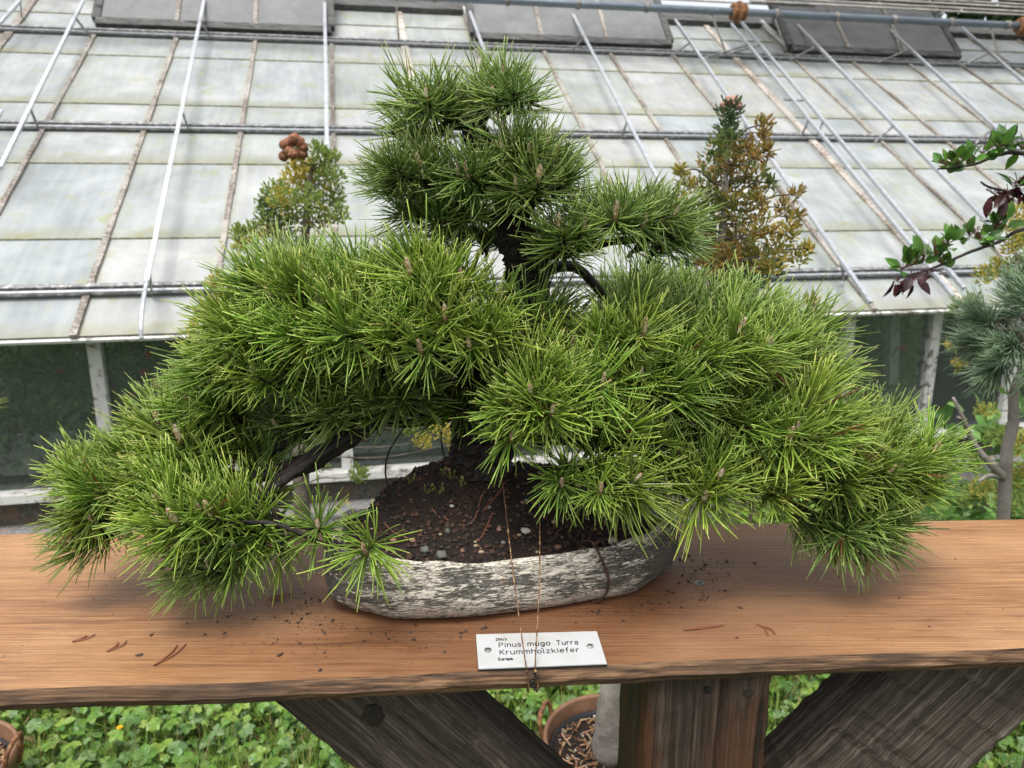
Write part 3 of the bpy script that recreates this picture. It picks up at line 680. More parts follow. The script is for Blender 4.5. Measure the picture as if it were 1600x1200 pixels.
def tuft_mesh(seed, nf=46, L=.058, spread=(14, 84), axis=.034, w=.00118, upcurl=.26, droop=0.0, mat='needle', per=2, dry=.007):
    random.seed(seed); mb = MB()
    mb.tube([(0, 0, -.012), (0, 0, axis * .5), (0, 0, axis)], [.0026, .0024, .0018], 6, (0, 0, 1.0, 1))
    for i in range(nf):
        t = (i + .5) / nf; z = axis * (t ** .9); a = i * 2.39996 + random.uniform(-.3, .3)
        ang = R(spread[1] + (spread[0] - spread[1]) * (t ** .85) + random.uniform(-11, 11)); rad = Vector((math.cos(a), math.sin(a), 0))
        d = rad * math.sin(ang) + Vector((0, 0, math.cos(ang))); ll = L * random.uniform(.74, 1.12) * (.82 + .25 * math.sin(t * 3.0)); br = .5 if random.random() < dry else 0.0; c0 = random.random()
        for q in range(per):
            dd = (d + rdir() * .10).normalized(); bend = Vector((0, 0, 1)) * upcurl * random.uniform(.3, 1.3) * math.sin(ang) + rdir() * .27 - Vector((0, 0, 1)) * droop
            needle(mb, rad * .0018 + Vector((0, 0, z)), dd, ll * random.uniform(.92, 1.05), w * random.uniform(.85, 1.15), bend, min(1, max(0, c0 + random.uniform(-.1, .1))), br)
    return mb
VAR = [tuft_mesh(100 + i, 44, .051) for i in range(7)] + [tuft_mesh(200 + i, 40, .053, (25, 96), .028, upcurl=.06) for i in range(4)] + [tuft_mesh(300 + i, 40, .053, (10, 66), .036, upcurl=.10) for i in range(4)]
VAR += [tuft_mesh(400 + i, 42, .052, (40, 100), .030, upcurl=.22) for i in range(4)]
VARM = [m.mesh('needle_tuft', M['needle'], True, True) for m in VAR]
random.seed(11)
def bud_mesh(seed, L=.013, r=.0030):
    random.seed(seed); mb = MB()
    for i in range(46):                                   # overlapping scales round a spindle
        t = i / 45; z = L * t; rr = r * math.sin(math.pi * (.18 + .80 * t)) ** .8; a = i * 2.39996
        rad = Vector((math.cos(a), math.sin(a), 0)); d = (rad * .45 + Vector((0, 0, 1))).normalized(); c = random.choice([(.62, .42, .28), (.76, .62, .48), (.54, .33, .20), (.85, .78, .68)])
        leaflet(mb, rad * rr * .75 + Vector((0, 0, z)), d, rad, .0036, .0026, (*c, 1), -.2, False)
    mb.tube([(0, 0, -.003), (0, 0, L * .45), (0, 0, L)], [r * .7, r * .85, r * .25], 7, (.45, .27, .16, 1)); return mb.mesh('bud', M['budm'], True, True)
BUDS = [bud_mesh(1), bud_mesh(2, .017, .0031), bud_mesh(3, .010, .0032)]
random.seed(12)

# pads: photo centre x,y, radii in photo px of the shell where the tuft bases sit, depth Y, depth radius (m), tint, density spacing (m), trunk attach (px y)
PADS = [
 ('A', 676, 160, 44, 20, 1.02, .050, 0, 190), ('B', 788, 145, 42, 22, 1.01, .050, 0, 185), ('A2', 636, 205, 34, 14, 1.03, .035, 0, 200), ('A3', 740, 150, 36, 14, 1.04, .04, 0, 190),
 ('C', 645, 275, 66, 26, .995, .065, 0, 300), ('C2', 805, 245, 52, 26, .985, .055, 0, 270), ('C3', 838, 290, 46, 26, .975, .050, 0, 310), ('C4', 735, 262, 46, 20, .99, .05, 0, 290), ('C5', 680, 322, 70, 18, 1.01, .05, 0, 340), ('C6', 870, 265, 20, 40, 1.0, .04, 0, 300),
 ('D', 985, 335, 76, 26, .99, .065, 0, 400), ('D2', 900, 360, 46, 22, .97, .045, 0, 390), ('D3', 735, 358, 46, 14, 1.08, .04, 0, 390), ('D4', 1020, 452, 70, 16, 1.14, .06, 0, 430), ('D5', 1045, 365, 36, 18, 1.0, .05, 0, 400),
 ('E', 500, 448, 130, 36, .99, .100, 1, 560), ('E1', 650, 442, 80, 40, .97, .075, 1, 560), ('E2', 640, 520, 118, 40, .905, .065, 1, 590), ('E3', 480, 505, 110, 34, .93, .07, 1, 590), ('E6', 735, 505, 55, 40, .93, .05, 1, 590), ('E4', 600, 606, 100, 26, .95, .05, 0, 640), ('E5', 700, 628, 44, 20, 1.0, .05, 0, 640),
 ('F', 410, 568, 86, 24, .94, .075, 1, 620), ('F2', 475, 655, 58, 24, .98, .05, 0, 640), ('F3', 535, 628, 62, 22, .97, .05, 0, 640), ('F4', 330, 612, 46, 22, .95, .06, 1, 640),
 ('G', 235, 728, 96, 36, .92, .090, 1, 615), ('G0', 300, 670, 70, 26, .95, .07, 1, 615), ('G1', 360, 700, 60, 30, .95, .06, 1, 615), ('G2', 300, 795, 96, 26, .855, .065, 1, 615), ('G3', 316, 885, 46, 24, .83, .040, 0, 615), ('G4', 152, 808, 32, 36, .885, .05, 1, 615), ('G5', 185, 770, 56, 36, .90, .06, 1, 615), ('G6', 400, 840, 34, 24, .86, .035, 1, 615),
 ('I', 850, 500, 56, 26, 1.02, .06, 1, 560), ('J', 1100, 540, 140, 40, 1.00, .110, 1, 600), ('J2', 975, 525, 70, 34, .96, .07, 1, 590), ('J3', 1205, 520, 60, 36, 1.04, .07, 1, 600), ('J4', 1090, 495, 110, 26, 1.08, .06, 1, 600), ('J5', 1260, 575, 40, 36, 1.0, .06, 1, 620),
 ('K', 862, 620, 80, 46, .885, .060, 1, 640), ('K2', 935, 755, 66, 26, .845, .035, 1, 680), ('K3', 1010, 600, 70, 34, .92, .05, 1, 640), ('K4', 1000, 690, 60, 26, .89, .04, 1, 660), ('L', 1098, 740, 66, 36, .885, .050, 1, 680), ('L2', 1190, 740, 46, 30, .90, .05, 1, 680),
 ('M', 1225, 650, 96, 40, .93, .075, 1, 660), ('M2', 1130, 630, 84, 34, .96, .06, 1, 640), ('N', 1370, 702, 76, 36, .95, .080, 1, 680), ('N2', 1305, 735, 60, 30, .93, .06, 1, 680), ('N3', 1415, 745, 44, 26, .94, .06, 1, 680), ('O', 1325, 822, 64, 26, .905, .050, 0, 690), ('O2', 1400, 812, 26, 22, .92, .035, 0, 690),
]
BUDPX = [(642,421),(560,460),(585,461),(695,492),(730,536),(654,545),(572,554),(781,463),(894,540),(937,600),(951,603),(864,638),(800,685),(881,760),(944,764),(1004,580),(1007,515),(994,750),(1046,627),(1085,592),(1251,654),(1234,680),(1389,694),(1395,739),(1061,701),(1129,734),(1099,774),(1258,563),(422,456),(500,473),(376,550),(395,547),(236,717),(399,661),(430,666),(341,766),(251,785),(312,792),(328,801),(241,806),(143,811),(408,769),(368,851),(432,861),(496,817),(570,860),(315,880),(666,140),(677,128),(768,135),(740,128),(783,101),(836,135),(776,220),(801,213),(834,224),(855,224),(652,247),(661,250),(712,270),(729,268),(843,271),(804,290),(630,147),(983,310),(1014,348),(962,332),(906,378),(874,346)]
class Pad: pass
pads = []
for (nm, cx, cy, rx, ry, Y, dd, tint, ty) in PADS:
    p = Pad(); p.n = nm; p.c = onY(cx, cy, Y); k = mpp(p.c); p.r = Vector((rx * k, dd, ry * k)); p.tint = tint; p.ty = ty; p.px = (cx, cy); p.tufts = []; pads.append(p)
def inside(P, skip=None, f=.8):
    for q in pads:
        if q is skip: continue
        d = P - q.c
        if (d.x / q.r.x) ** 2 + (d.y / q.r.y) ** 2 + (d.z / q.r.z) ** 2 < f * f: return True
    return False
tufts = []      # (pos, axis, pad, bud, front?)
SPC = {'A': .031, 'B': .031, 'C': .031, 'D': .031, 'O': .030}
def far_enough(P, dist): return all((P - t[0]).length_squared > dist * dist for t in tufts)
TR = Vector((.01, 1.02, 0))
def axis_for(P, p, n):
    out = Vector((P.x - TR.x, P.y - TR.y, 0)); out = out.normalized() if out.length > .02 else Vector((0, 0, 0))
    low = p.n in ('G3', 'O', 'O2', 'G4', 'G6', 'K2')
    a = n * .45 + Vector((0, 0, 1)) * (.10 if low else .42) + out * .46 + Vector((0, -.16, 0)) + rdir() * .42
    if low: a += Vector((0, -.25, -.15))
    return a.normalized()
# the shoots with buds that the photo shows, put on the front of the nearest pad shell
for (x, y) in BUDPX:
    best = None; d = ray(x, y + 6)
    for p in pads:
        o = CAM - p.c; A = Vector((o.x / p.r.x, o.y / p.r.y, o.z / p.r.z)); D = Vector((d.x / p.r.x, d.y / p.r.y, d.z / p.r.z))
        t0 = -A.dot(D) / D.dot(D); q = A + D * t0; miss = q.length
        if miss < 1: t0 -= math.sqrt(1 - miss * miss) / D.length; key = (0, t0)
        else: key = (miss, t0)
        if best is None or key < best[0]: best = (key, t0, p)
    if best[0][0] > 2.4: pass
    P = CAM + d * best[1]; p = best[2]; e = P - p.c; n = Vector((e.x / p.r.x ** 2, e.y / p.r.y ** 2, e.z / p.r.z ** 2)).normalized()
    if best[0][0] > 1.0: n = (n * .5 + Vector((0, -.8, .4))).normalized()
    tufts.append((P, axis_for(P, p, n), p, True)); p.tufts.append(P)
for p in pads:
    area = 4 * math.pi * ((p.r.x * p.r.y) ** 1.6 / 3 + (p.r.x * p.r.z) ** 1.6 / 3 + (p.r.y * p.r.z) ** 1.6 / 3) ** (1 / 1.6)
    tries = int(area / .00010)
    for _ in range(tries):
        v = rdir(); P = p.c + Vector((v.x * p.r.x, v.y * p.r.y, v.z * p.r.z)) * random.uniform(.62, 1.14); n = Vector((v.x / p.r.x, v.y / p.r.y, v.z / p.r.z)).normalized()
        if n.z < -.72 and p.n not in ('G3', 'O', 'K2', 'G4'): continue
        if inside(P, p, .75): continue
        if not far_enough(P, SPC.get(p.n[0], .0315) * random.uniform(.85, 1.25) * (1 if n.y < .3 else 1.3)): continue
        tufts.append((P, axis_for(P, p, n), p, random.random() < .24 and n.z > -.1)); p.tufts.append(P)
print('TUFTS', len(tufts))
# nearest the lens first: the first 295 are parts, what is left over at the back goes into one mass
tufts.sort(key=lambda t: t[0].y - .15 * t[0].z)
back = MB(); nt = 0
for (P, ax, p, bud) in tufts:
    q = ax.to_track_quat('Z', 'Y').to_matrix() @ Matrix.Rotation(random.uniform(0, 6.28), 3, 'Z'); s = random.uniform(.74, 1.22); k = random.randrange(15) if not bud else random.randrange(15, 19)
    if p.n[0] in 'ABCD': s *= .87
    if p.n in ('G4', 'G5', 'G', 'N3', 'O2', 'N'): s = min(s, .95)
    if p.n == 'F2' or p.n == 'F3' or p.n == 'O': s *= .95
    if nt < 295:
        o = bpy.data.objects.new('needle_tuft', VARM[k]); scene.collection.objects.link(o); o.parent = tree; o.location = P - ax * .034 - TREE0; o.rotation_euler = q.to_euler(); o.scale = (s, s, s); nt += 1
        f = random.uniform(.92, 1.08)
        o.color = ((1.06 * f, 1.04 * f, .9 * f, 1) if p.tint else (.88 * f, .86 * f, 1.12 * f, 1))
        if bud:
            b = bpy.data.objects.new('bud', random.choice(BUDS)); scene.collection.objects.link(b); b.parent = o; b.location = (0, 0, .029); u = random.uniform(.95, 1.3); b.scale = (u, u, u); tgt = q.transposed() @ (Vector((0, -.25, 1)) + ax * .35 + rdir() * .12).normalized(); b.rotation_euler = tgt.to_track_quat('Z', 'Y').to_euler()
    else:
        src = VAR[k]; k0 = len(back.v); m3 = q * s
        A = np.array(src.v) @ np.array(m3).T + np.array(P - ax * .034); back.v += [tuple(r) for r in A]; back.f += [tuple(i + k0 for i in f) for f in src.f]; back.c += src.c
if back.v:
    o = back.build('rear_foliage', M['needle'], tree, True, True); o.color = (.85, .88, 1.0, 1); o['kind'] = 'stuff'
# trunk and limbs
tp = [(pot_world((-.02, .045, .09)), .046), (TREE0 + Vector((0, 0, .02)), .040), (onY(752, 640, 1.01), .034), (onY(790, 545, 1.02), .031), (onY(822, 470, 1.03), .030), (onY(822, 415, 1.03), .028), (onY(806, 370, 1.03), .024), (onY(798, 320, 1.03), .020), (onY(778, 260, 1.02), .0165), (onY(742, 205, 1.02), .016), (onY(748, 175, 1.02), .012)]
TRUNKP = spline([a for a, r in tp], 14); TRUNKR = lerps([r for a, r in tp], 14)
mb = MB(); mb.tube(TRUNKP, TRUNKR, 30, jit=.16); mb.build('trunk', M['bark'], tree)
def limb(mb, a, b, r0, r1, sag=0.03, n=9):
    d = b - a; w1 = rdir() * d.length * .10; w2 = rdir() * d.length * .10
    pts = spline([a, a + d * .33 + w1 + Vector((0, 0, sag)), a + d * .66 + w2 + Vector((0, 0, sag * .6)), b], 5); mb.tube(pts, [r0 + (r1 - r0) * i / (len(pts) - 1) for i in range(len(pts))], 9, jit=.12); return pts
VIA = {'G5': [onY(600, 650, .96), onY(430, 735, .92)], 'G0': [onY(600, 630, .98), onY(470, 680, .95)], 'G6': [onY(600, 655, .96), onY(440, 745, .90)], 'O2': [onY(1010, 665, 1.0), onY(1180, 720, .97), onY(1300, 790, .94)], 'N3': [onY(960, 690, 1.0), onY(1150, 690, .99)], 'G': [onY(690, 610, 1.0), onY(604, 652, .96), onY(530, 700, .94), onY(445, 742, .91)], 'G1': [onY(600, 630, .98), onY(470, 680, .95), onY(420, 705, .94)], 'G2': [onY(600, 655, .96), onY(440, 745, .90), onY(400, 790, .88)], 'G3': [onY(600, 655, .96), onY(430, 760, .88), onY(395, 815, .86)], 'G4': [onY(600, 650, .96), onY(430, 735, .92), onY(250, 760, .92)], 'O': [onY(1010, 665, 1.0), onY(1180, 720, .97), onY(1240, 790, .94)], 'N': [onY(960, 690, 1.0), onY(1150, 690, .99)], 'N2': [onY(1150, 700, .99)], 'L': [onY(960, 690, 1.0)], 'K2': [onY(940, 690, .97)], 'K': [onY(930, 680, .98)]}
for p in pads:
    ay = p.ty; att = min(range(len(TRUNKP)), key=lambda i: abs((600 - FPX * (((TRUNKP[i].y) * SP + (TRUNKP[i].z - CAMZ) * CP) / ((TRUNKP[i].y) * CP - (TRUNKP[i].z - CAMZ) * SP))) - ay))
    a = TRUNKP[att]; via = VIA.get(p.n); mb = MB(); big = max(p.r.x, .04); r0 = min(.012, .005 + big * .06) if p.n[0] not in 'G' else (.0105 if p.n == 'G' else .0055); end = p.c + Vector((0, .0, -p.r.z * .3))
    if via:
        pts = spline([a] + via + [end], 11); m = len(pts); mb.tube(pts, [r0 + (.006 - r0) * i / (m - 1) for i in range(m)], 12, jit=.24)
    else: limb(mb, a, end, r0, .005, .0)
    tip = end
    hubs = [tip] + [p.c + Vector((p.r.x * .55 * sx, p.r.y * .4 * sy, -p.r.z * .35)) for sx in (-1, 1) for sy in (-1, 1)]
    for h in hubs[1:]: limb(mb, tip, h, .0052, .0036, .004)
    for P, ax_ in [(t[0] - t[1] * .036, 0) for t in tufts if t[2] is p]:
        h = min(hubs, key=lambda q: (q - P).length); limb(mb, h, P, .0034, .0022, -.004)
    mb.build('branch', M['bark'], tree, True)
# loose front shoots at lower left hang on a bare twig
tw = MB()
pts = spline([onY(440, 745, .90), onY(425, 790, .87), onY(470, 822, .85), onY(497, 826, .84), onY(530, 850, .83), onY(566, 866, .82)], 5); tw.tube(pts, [.0036 - .0018 * i / len(pts) for i in range(len(pts))], 7, jit=.15); tw.build('branch', M['bark'], tree, True); tw = MB()
pts = spline([onY(425, 790, .87), onY(440, 835, .85), onY(432, 864, .84)], 5); tw.tube(pts, [.0035 - .0012 * i / len(pts) for i in range(len(pts))], 7, jit=.15)
tw.build('branch', M['bark'], tree, True)
# jagged stubs on the big left limb
# guy wires to the soil
def wire_part(name, pts, r, mat, parent): mb = MB(); mb.tube(pts, r, 6); return mb.build(name, mat, parent, True)
wire_part('guy_wire', spline([pot_world((-.145, .0, soil_h(-.145, .0) - .004)), onY(603, 720, .99), onY(640, 655, .97), onY(670, 600, .97)], 4), .0013, M['darkwire'], tree)
wire_part('guy_wire', spline([pot_world((-.07, .03, soil_h(-.07, .03) - .004)), onY(690, 672, .985), onY(722, 610, .98), onY(740, 570, .98)], 4), .0014, M['darkwire'], tree)

# tie wires from the tree over the name plate, twisted round the plank edge
tie = empty('tie_wire', onZ(830, 1050, PZ)); tag(tie, 'pair of thin rusty tie wires running down over the name plate to the bench edge', 'wire')
fe = lambda x: onZ(x, 1046 - (x - 800) * .0425, PZ)
def strand(p0, mid, p1):
    e = onZ(p1, 1043, PZ + .003); fy = front_y(e.x); w = [p0, mid, Vector((e.x, e.y, PZ + .0045)), Vector((e.x + .001, fy - .0015, PZ + .0015)), Vector((e.x + .003, fy - .0065, PZ - .012)), Vector((e.x + .002, fy - .003, PZ - .0245)), Vector((e.x, fy + .02, PZ - .0255))]
    return spline(w, 5)
wire_part('strand', strand(onY(785, 750, .93), onZ(803, 905, PZ + .078), 822.0), .0008, M['wire'], tie); wire_part('strand', strand(onY(843, 770, .93), onZ(843, 905, PZ + .078), 836.0), .0008, M['wire'], tie)
kp = onZ(830, 1049, PZ); fy = front_y(kp.x); tw = []
for i in range(60): a = i * .7; tw.append(Vector((kp.x + .003 + .003 * math.sin(i * .13) + .0022 * math.cos(a), fy - .0045 - .001 * math.sin(a), PZ + .001 - .022 * i / 60 + .001 * math.sin(a))))
wire_part('twist', tw, .0008, M['darkwire'], tie)
#PART4
# ================================================================== GREENHOUSE
GA, GT = R(11.4), R(30.5)
U = Vector((math.cos(GA), math.sin(GA), 0)); BK = Vector((-math.sin(GA), math.cos(GA), 0)); S = BK * math.cos(GT) + Vector((0, 0, math.sin(GT))); N = U.cross(S)
O = CAM + ray(117, 528) * 2.9
UP = Vector((0, 0, 1))
def G(u, s, h=0.0): return O + U * u + S * s + N * h
def Gpx(x, y, h=0.0):
    P = onP(x, y, O + N * h, N) - O; return P.dot(U), P.dot(S)
gh = empty('greenhouse', Vector((O.x, O.y, 0))); tag(gh, 'low old greenhouse with a sloping whitewashed glass roof behind the bonsai', 'greenhouse')
W = .482; KMIN, KMAX = -6, 16; RIDGE = 3.62; LAP = [-.0, .665, 1.32, 1.975, 2.63, 3.285, RIDGE]
def in_vent(k): return (k % 5) in (4, 0, 1)           # bays -1,0,1 / 4,5,6 / 9,10,11 carry vents
rot = Matrix((( U.x, S.x, N.x), (U.y, S.y, N.y), (U.z, S.z, N.z)))
GW = wloc(gh)
def pane_mesh(L):
    mb = MB(); mb.quadbox((-W / 2 + .006, -L / 2, 0), (W - .012, 0, 0), (0, L, 0), (0, 0, .004)); return mb.mesh('roof_pane', M['roofglass'])
pm = {}
for k in range(KMIN, KMAX):
    for r in range(6):
        s0, s1 = LAP[r] - (.018 if r else .0), LAP[r + 1] + .012
        if r >= 4 and in_vent(k):
            if r == 5: continue
            s1 = 2.95
        elif r == 5: s1 = RIDGE - .03
        L = round(s1 - s0, 3)
        if L not in pm: pm[L] = pane_mesh(L)
        o = bpy.data.objects.new('roof_pane', pm[L]); scene.collection.objects.link(o); o.parent = gh
        # each pane laps over the one below: tilt so that its lower edge rides up
        tl = Matrix.Rotation(R(-.55), 3, U) if r else Matrix.Identity(3)
        o.matrix_basis = Matrix.Translation(G(k * W + W / 2, (s0 + s1) / 2, .004 + (.004 if r else 0) + random.uniform(0, .001)) - GW) @ (tl @ rot).to_4x4()
        if r:                                          # dark putty and dirt in the lap
            pass
lapm = {}
for k in range(KMIN, KMAX):
    for r in (1, 2, 3, 4, 5):
        if r == 5 and in_vent(k): continue
        mb = MB(); mb.quadbox(G(k * W + .006, LAP[r] - .0215, .0078), U * (W - .012), S * .007, N * .0075); mb.build('lap_strip', M['lap'] if 'lap' in M else M['concrete'], gh)
for k in range(KMIN, KMAX + 1):                        # glazing bars
    top = 2.93 if (in_vent(k) and in_vent(k - 1)) else RIDGE
    wd = .046 if k in (3, 8, -2, 13) else .024
    mb = MB(); seg = 26
    for i in range(seg): 
        a, b = -.012 + (top + .012) * i / seg, -.012 + (top + .012) * (i + 1) / seg; j = random.uniform(-.0012, .0012)
        mb.beam(G(k * W + j, a, .012), G(k * W + j, b, .012), wd + random.uniform(-.003, .003), .026 + random.uniform(-.002, .002), N)
    mb.build('glazing_bar', M['barwhite'] if (k in (3, 8) and 'barwhite' in M) else M['bar'], gh)
U0, U1 = KMIN * W, KMAX * W
for s in (.265, 1.66, 2.93):                           # horizontal rail bars over the glass
    mb = MB(); mb.beam(G(U0, s, .034), G(U1, s, .034), .022, .030, N); mb.beam(G(U0, s - .026, .029), G(U1, s - .022, .029), .024, .010, N); p = mb.build('purlin', M['zinc'], gh)
    mb = MB(); mb.beam(G(U0, s - .027, .038), G(U1, s - .027, .038), .012, .006, N); mb.build('flange', M['rail'], p)
mb = MB(); mb.beam(G(U0, RIDGE, .03), G(U1, RIDGE, .03), .16, .05, N); mb.build('ridge_board', M['ventwood'], gh)
mb = MB(); mb.beam(G(U0, -.012, -.004), G(U1, -.012, -.004), .014, .012, N); mb.build('eave_strip', M['paint'], gh)
# rear slope and ends keep the house closed
mb = MB(); RT = G(0, RIDGE, 0); S2 = BK * math.cos(GT) - UP * math.sin(GT)
for k in range(KMIN, KMAX):
    p = RT + U * (k * W) ; mb = MB(); mb.quadbox(p + U * .02, U * (W - .04), S2 * RIDGE, UP * .006); mb.build('rear_roof_pane', M['roofglass'], gh)
for k in range(KMIN, KMAX + 1):
    p = RT + U * (k * W); mb = MB(); mb.beam(p + UP * .006, p + S2 * RIDGE + UP * .006, .036, .03, UP); mb.build('rear_glazing_bar', M['bar'], gh)
# vents: steeper framed lights standing up from the top bar
VD = (BK * math.cos(R(48)) + UP * math.sin(R(48)))
for k0 in (-6, -1, 4, 9):
    u0, u1 = k0 * W, (k0 + 3) * W; base = 2.965; VL = .66; vn = U.cross(VD); v = empty('roof_vent', G(u0, base, .05)); v.parent = gh; v.location = G(u0, base, .05) - GW
    def VP(u, t, h=0): return G(u, base, .05) + VD * t + vn * h
    mb = MB(); mb.beam(VP(u0, .03), VP(u1, .03), .06, .045, vn); mb.build('bottom_rail', M['ventwood'], v)
    mb = MB(); mb.beam(VP(u0, VL), VP(u1, VL), .05, .04, vn); mb.build('top_rail', M['ventwood'], v)
    for (i, u) in enumerate((u0, u0 + W, u0 + 2 * W, u1)):
        mb = MB(); w = .05 if i in (0, 3) else .026; mb.beam(VP(u, .06, .0), VP(u, VL - .025, .0), w, .04, vn); mb.build('stile', M['ventwood'] if i in (0, 3) else M['bar'], v)
    for i in range(3):
        mb = MB(); mb.quadbox(VP(u0 + i * W + .012, .06, .004), U * (W - .024), VD * (VL - .085), vn * .004); mb.build('vent_pane', M['ventglass'], v)
    for u in (u0 + .012, u1 - .012):                    # cheek stays
        mb = MB(); mb.beam(VP(u, .10, -.03), G(u, RIDGE - .02, .05), .025, .03, U); mb.build('cheek_stay', M['paint'], v)
    # slatted blind seen dimly through the glass
    for i in range(7):
        mb = MB(); t = .12 + i * .062; mb.beam(VP(u0 + .03, t, -.10), VP(u1 - .03, t, -.10), .034, .008, vn); mb.build('blind_slat', M['slat'], v)
# shading rails on struts
HR = .15
RAILS = [((0, 261), (130, 0), ((60, 200), (141, 55)), False), ((-150, 200), (31, 0), ((33, 23),), False), ((-170, 470), (0, 175), ((-60, 290),), False), ((229, 440), (319, 0), ((236, 456), (295, 202), (330, 58)), True), ((511, 236), (507, -10), (), False), ((760, 88), (733, 15), (), False),
         ((1062, 345), (896, 24), ((971, 215), (892, 80)), False), ((1361, 472), (1056, 32), ((1320, 436), (1168, 216), (1046, 88)), False), ((1490, 462), (1144, 38), ((1252, 212), (1095, 90)), False), ((1507, 450), (1158, 33), ((1275, 214), (1110, 90)), False), ((1620, 425), (1238, 30), ((1368, 220), (1235, 92)), False), ((1720, 350), (1371, 28), ((1525, 222), (1372, 96)), False), ((1800, 300), (1500, 40), ((1500, 102),), False), ((1900, 230), (1640, 30), (), False)]
for (a, b, st, hook) in RAILS:
    ua, sa = Gpx(*a, HR); ub, sb = Gpx(*b, HR); r = empty('shade_rail', G(ua, sa, HR)); r.parent = gh; r.location = G(ua, sa, HR) - GW
    pa, pb = G(ua, sa, HR), G(ub, sb, HR); mb = MB(); d = (pb - pa).normalized(); mb.beam(pa, pb + d * .02, .019, .008, N); mb.beam(pa - N * .010, pb - N * .010 + d * .02, .005, .016, N)
    mb.build('rail_bar', M['rail'], r)
    if hook:
        mb = MB(); mb.tube(spline([pa + d * .02 - N * .002, pa - d * .10 - N * .006, pa - d * .22 - N * .03, pa - d * .262 - N * .060], 5), .008, 8); mb.build('hook_end', M['rail'], r)
    for q in st:
        us_, ss_ = Gpx(*q, .04); t = (ss_ - sa) / (sb - sa); top = pa + (pb - pa) * min(1, max(0, t))
        mb = MB(); mb.beam(G(us_, ss_, .03), top - N * .012, .014, .007, U); mb.build('strut', M['zinc'], r)
# rungs between the double rail
for (a, b) in (((1232, 153), (1254, 154)),):
    ua, sa = Gpx(*a, HR); ub, sb = Gpx(*b, HR); mb = MB(); mb.beam(G(ua - .03, sa, HR - .012), G(ub + .01, sb, HR - .012), .012, .008, N); mb.build('rung', M['zinc'], gh)
# roller pipe with couplings, clamps and the rolled slat blind at the ridge
HP = .34; ua, sa = Gpx(620, -1.5, HP); ub, sb = Gpx(1600, 36, HP); sp = (sa + sb) / 2
shp = empty('roller_shaft', G(ua, sp, HP)); shp.parent = gh; shp.location = G(ua, sp, HP) - GW
def onshaft(x): return Gpx(x, (x - 620) * .0385 - 1.5, HP)[0]
mb = MB(); mb.tube([G(U0, sp, HP), G(U1, sp, HP)], .0255, 14); mb.build('pipe', M['pipe'], shp, True)
for x in (1154, 1592, 700):
    u = onshaft(x) if x != 700 else -2.2; c = []
    mb = MB(); pr = [(-.075, .028), (-.07, .055), (-.055, .058), (-.045, .036), (-.02, .034), (-.012, .072), (.012, .072), (.02, .036), (.045, .036), (.055, .058), (.07, .055), (.075, .028)]
    mb.tube([G(u + a * .7, sp, HP) for a, r_ in pr], [r_ for a, r_ in pr], 18); mb.build('coupling', M['rust'], shp, False)
for x in (680, 795, 905, 1012, 1212, 1305, 1393, 1480, 1567):
    u = onshaft(x); mb = MB(); mb.tube([G(u - .012, sp, HP), G(u + .012, sp, HP)], .032, 12); cl = mb.build('clamp', M['slat'], shp, True)
for x in (620, 1115, 1212, 1393, 1545):
    u = onshaft(x); mb = MB(); bx_, bs_ = Gpx(x + (18 if x > 700 else 3), (x - 620) * .0385 + 60, .03); mb.beam(G(u, sp, HP - .03), G(bx_, bs_, .03), .028, .012, U); mb.build('bracket', M['paint'], shp)
bl = empty('rolled_blind', G(onshaft(1040), sp + .1, HP)); bl.parent = gh; bl.location = G(onshaft(1040), sp + .1, HP) - GW
for i in range(15):
    mb = MB(); u0 = onshaft(1175) + random.uniform(-.05, .05); t = i / 14
    a = G(u0, sp + .10 + .05 * i, HP + .045 + random.uniform(-.004, .004) + .012 * i)
    mb.beam(a, a + U * (4.2 + random.uniform(-.1, .1)), .030, .008, N); mb.build('slat', M['slat'], bl)
for i in range(3):
    mb = MB(); a = G(onshaft(860), sp + .10 + .07 * i, HP + .03 + .02 * i); mb.beam(a, a + U * 2.0, .022, .007, N); mb.build('slat', M['slat'], bl)
# front wall: posts, panes, sill, base
SB = .18; wb = O + BK * SB; wb.z = 0
def Wp(u, z, d=0): return Vector((wb.x, wb.y, z)) + U * u + BK * d
def Wz(x, y): return onP(x, y, wb, BK).z
ZS = Wz(40, 768); ZB = Wz(40, 812); ZE = O.z + SB * math.tan(GT) - .02; ZL = ZB - .02
print('sill', ZS, 'base', ZB, 'eave', O.z)
for k in range(KMIN, KMAX + 1):
    u = k * W + .01; mb = MB(); mb.beam(Wp(u, ZS), Wp(u, ZE), .05, .05, BK); mb.build('wall_post', M['paint'], gh)
    if k < KMAX: mb = MB(); mb.quadbox(Wp(u + .025, ZS + .012, .01), U * (W - .05), UP * (ZE - ZS - .01), BK * .004); mb.build('window_pane', M['window'], gh)
mb = MB(); mb.beam(Wp(U0, ZS - .012, -.01), Wp(U1, ZS - .012, -.01), .10, .035, UP); mb.build('sill', M['paint'], gh)
mb = MB(); mb.quadbox(Wp(U0, -.05, -.0), U * (U1 - U0), UP * (ZS - .031 + .05), BK * .15); mb.build('base_wall', M['concrete'], gh)
mb = MB(); mb.quadbox(Wp(U0, -.04, -.16), U * (U1 - U0), UP * (ZL + .04), BK * .159); mb.build('ledge', M['ledge'], gh)
mb = MB(); mb.quadbox(Wp(U0, -.05, 5.55), U * (U1 - U0), UP * (ZE + .05), BK * .12); mb.build('rear_wall', M['concrete'], gh)
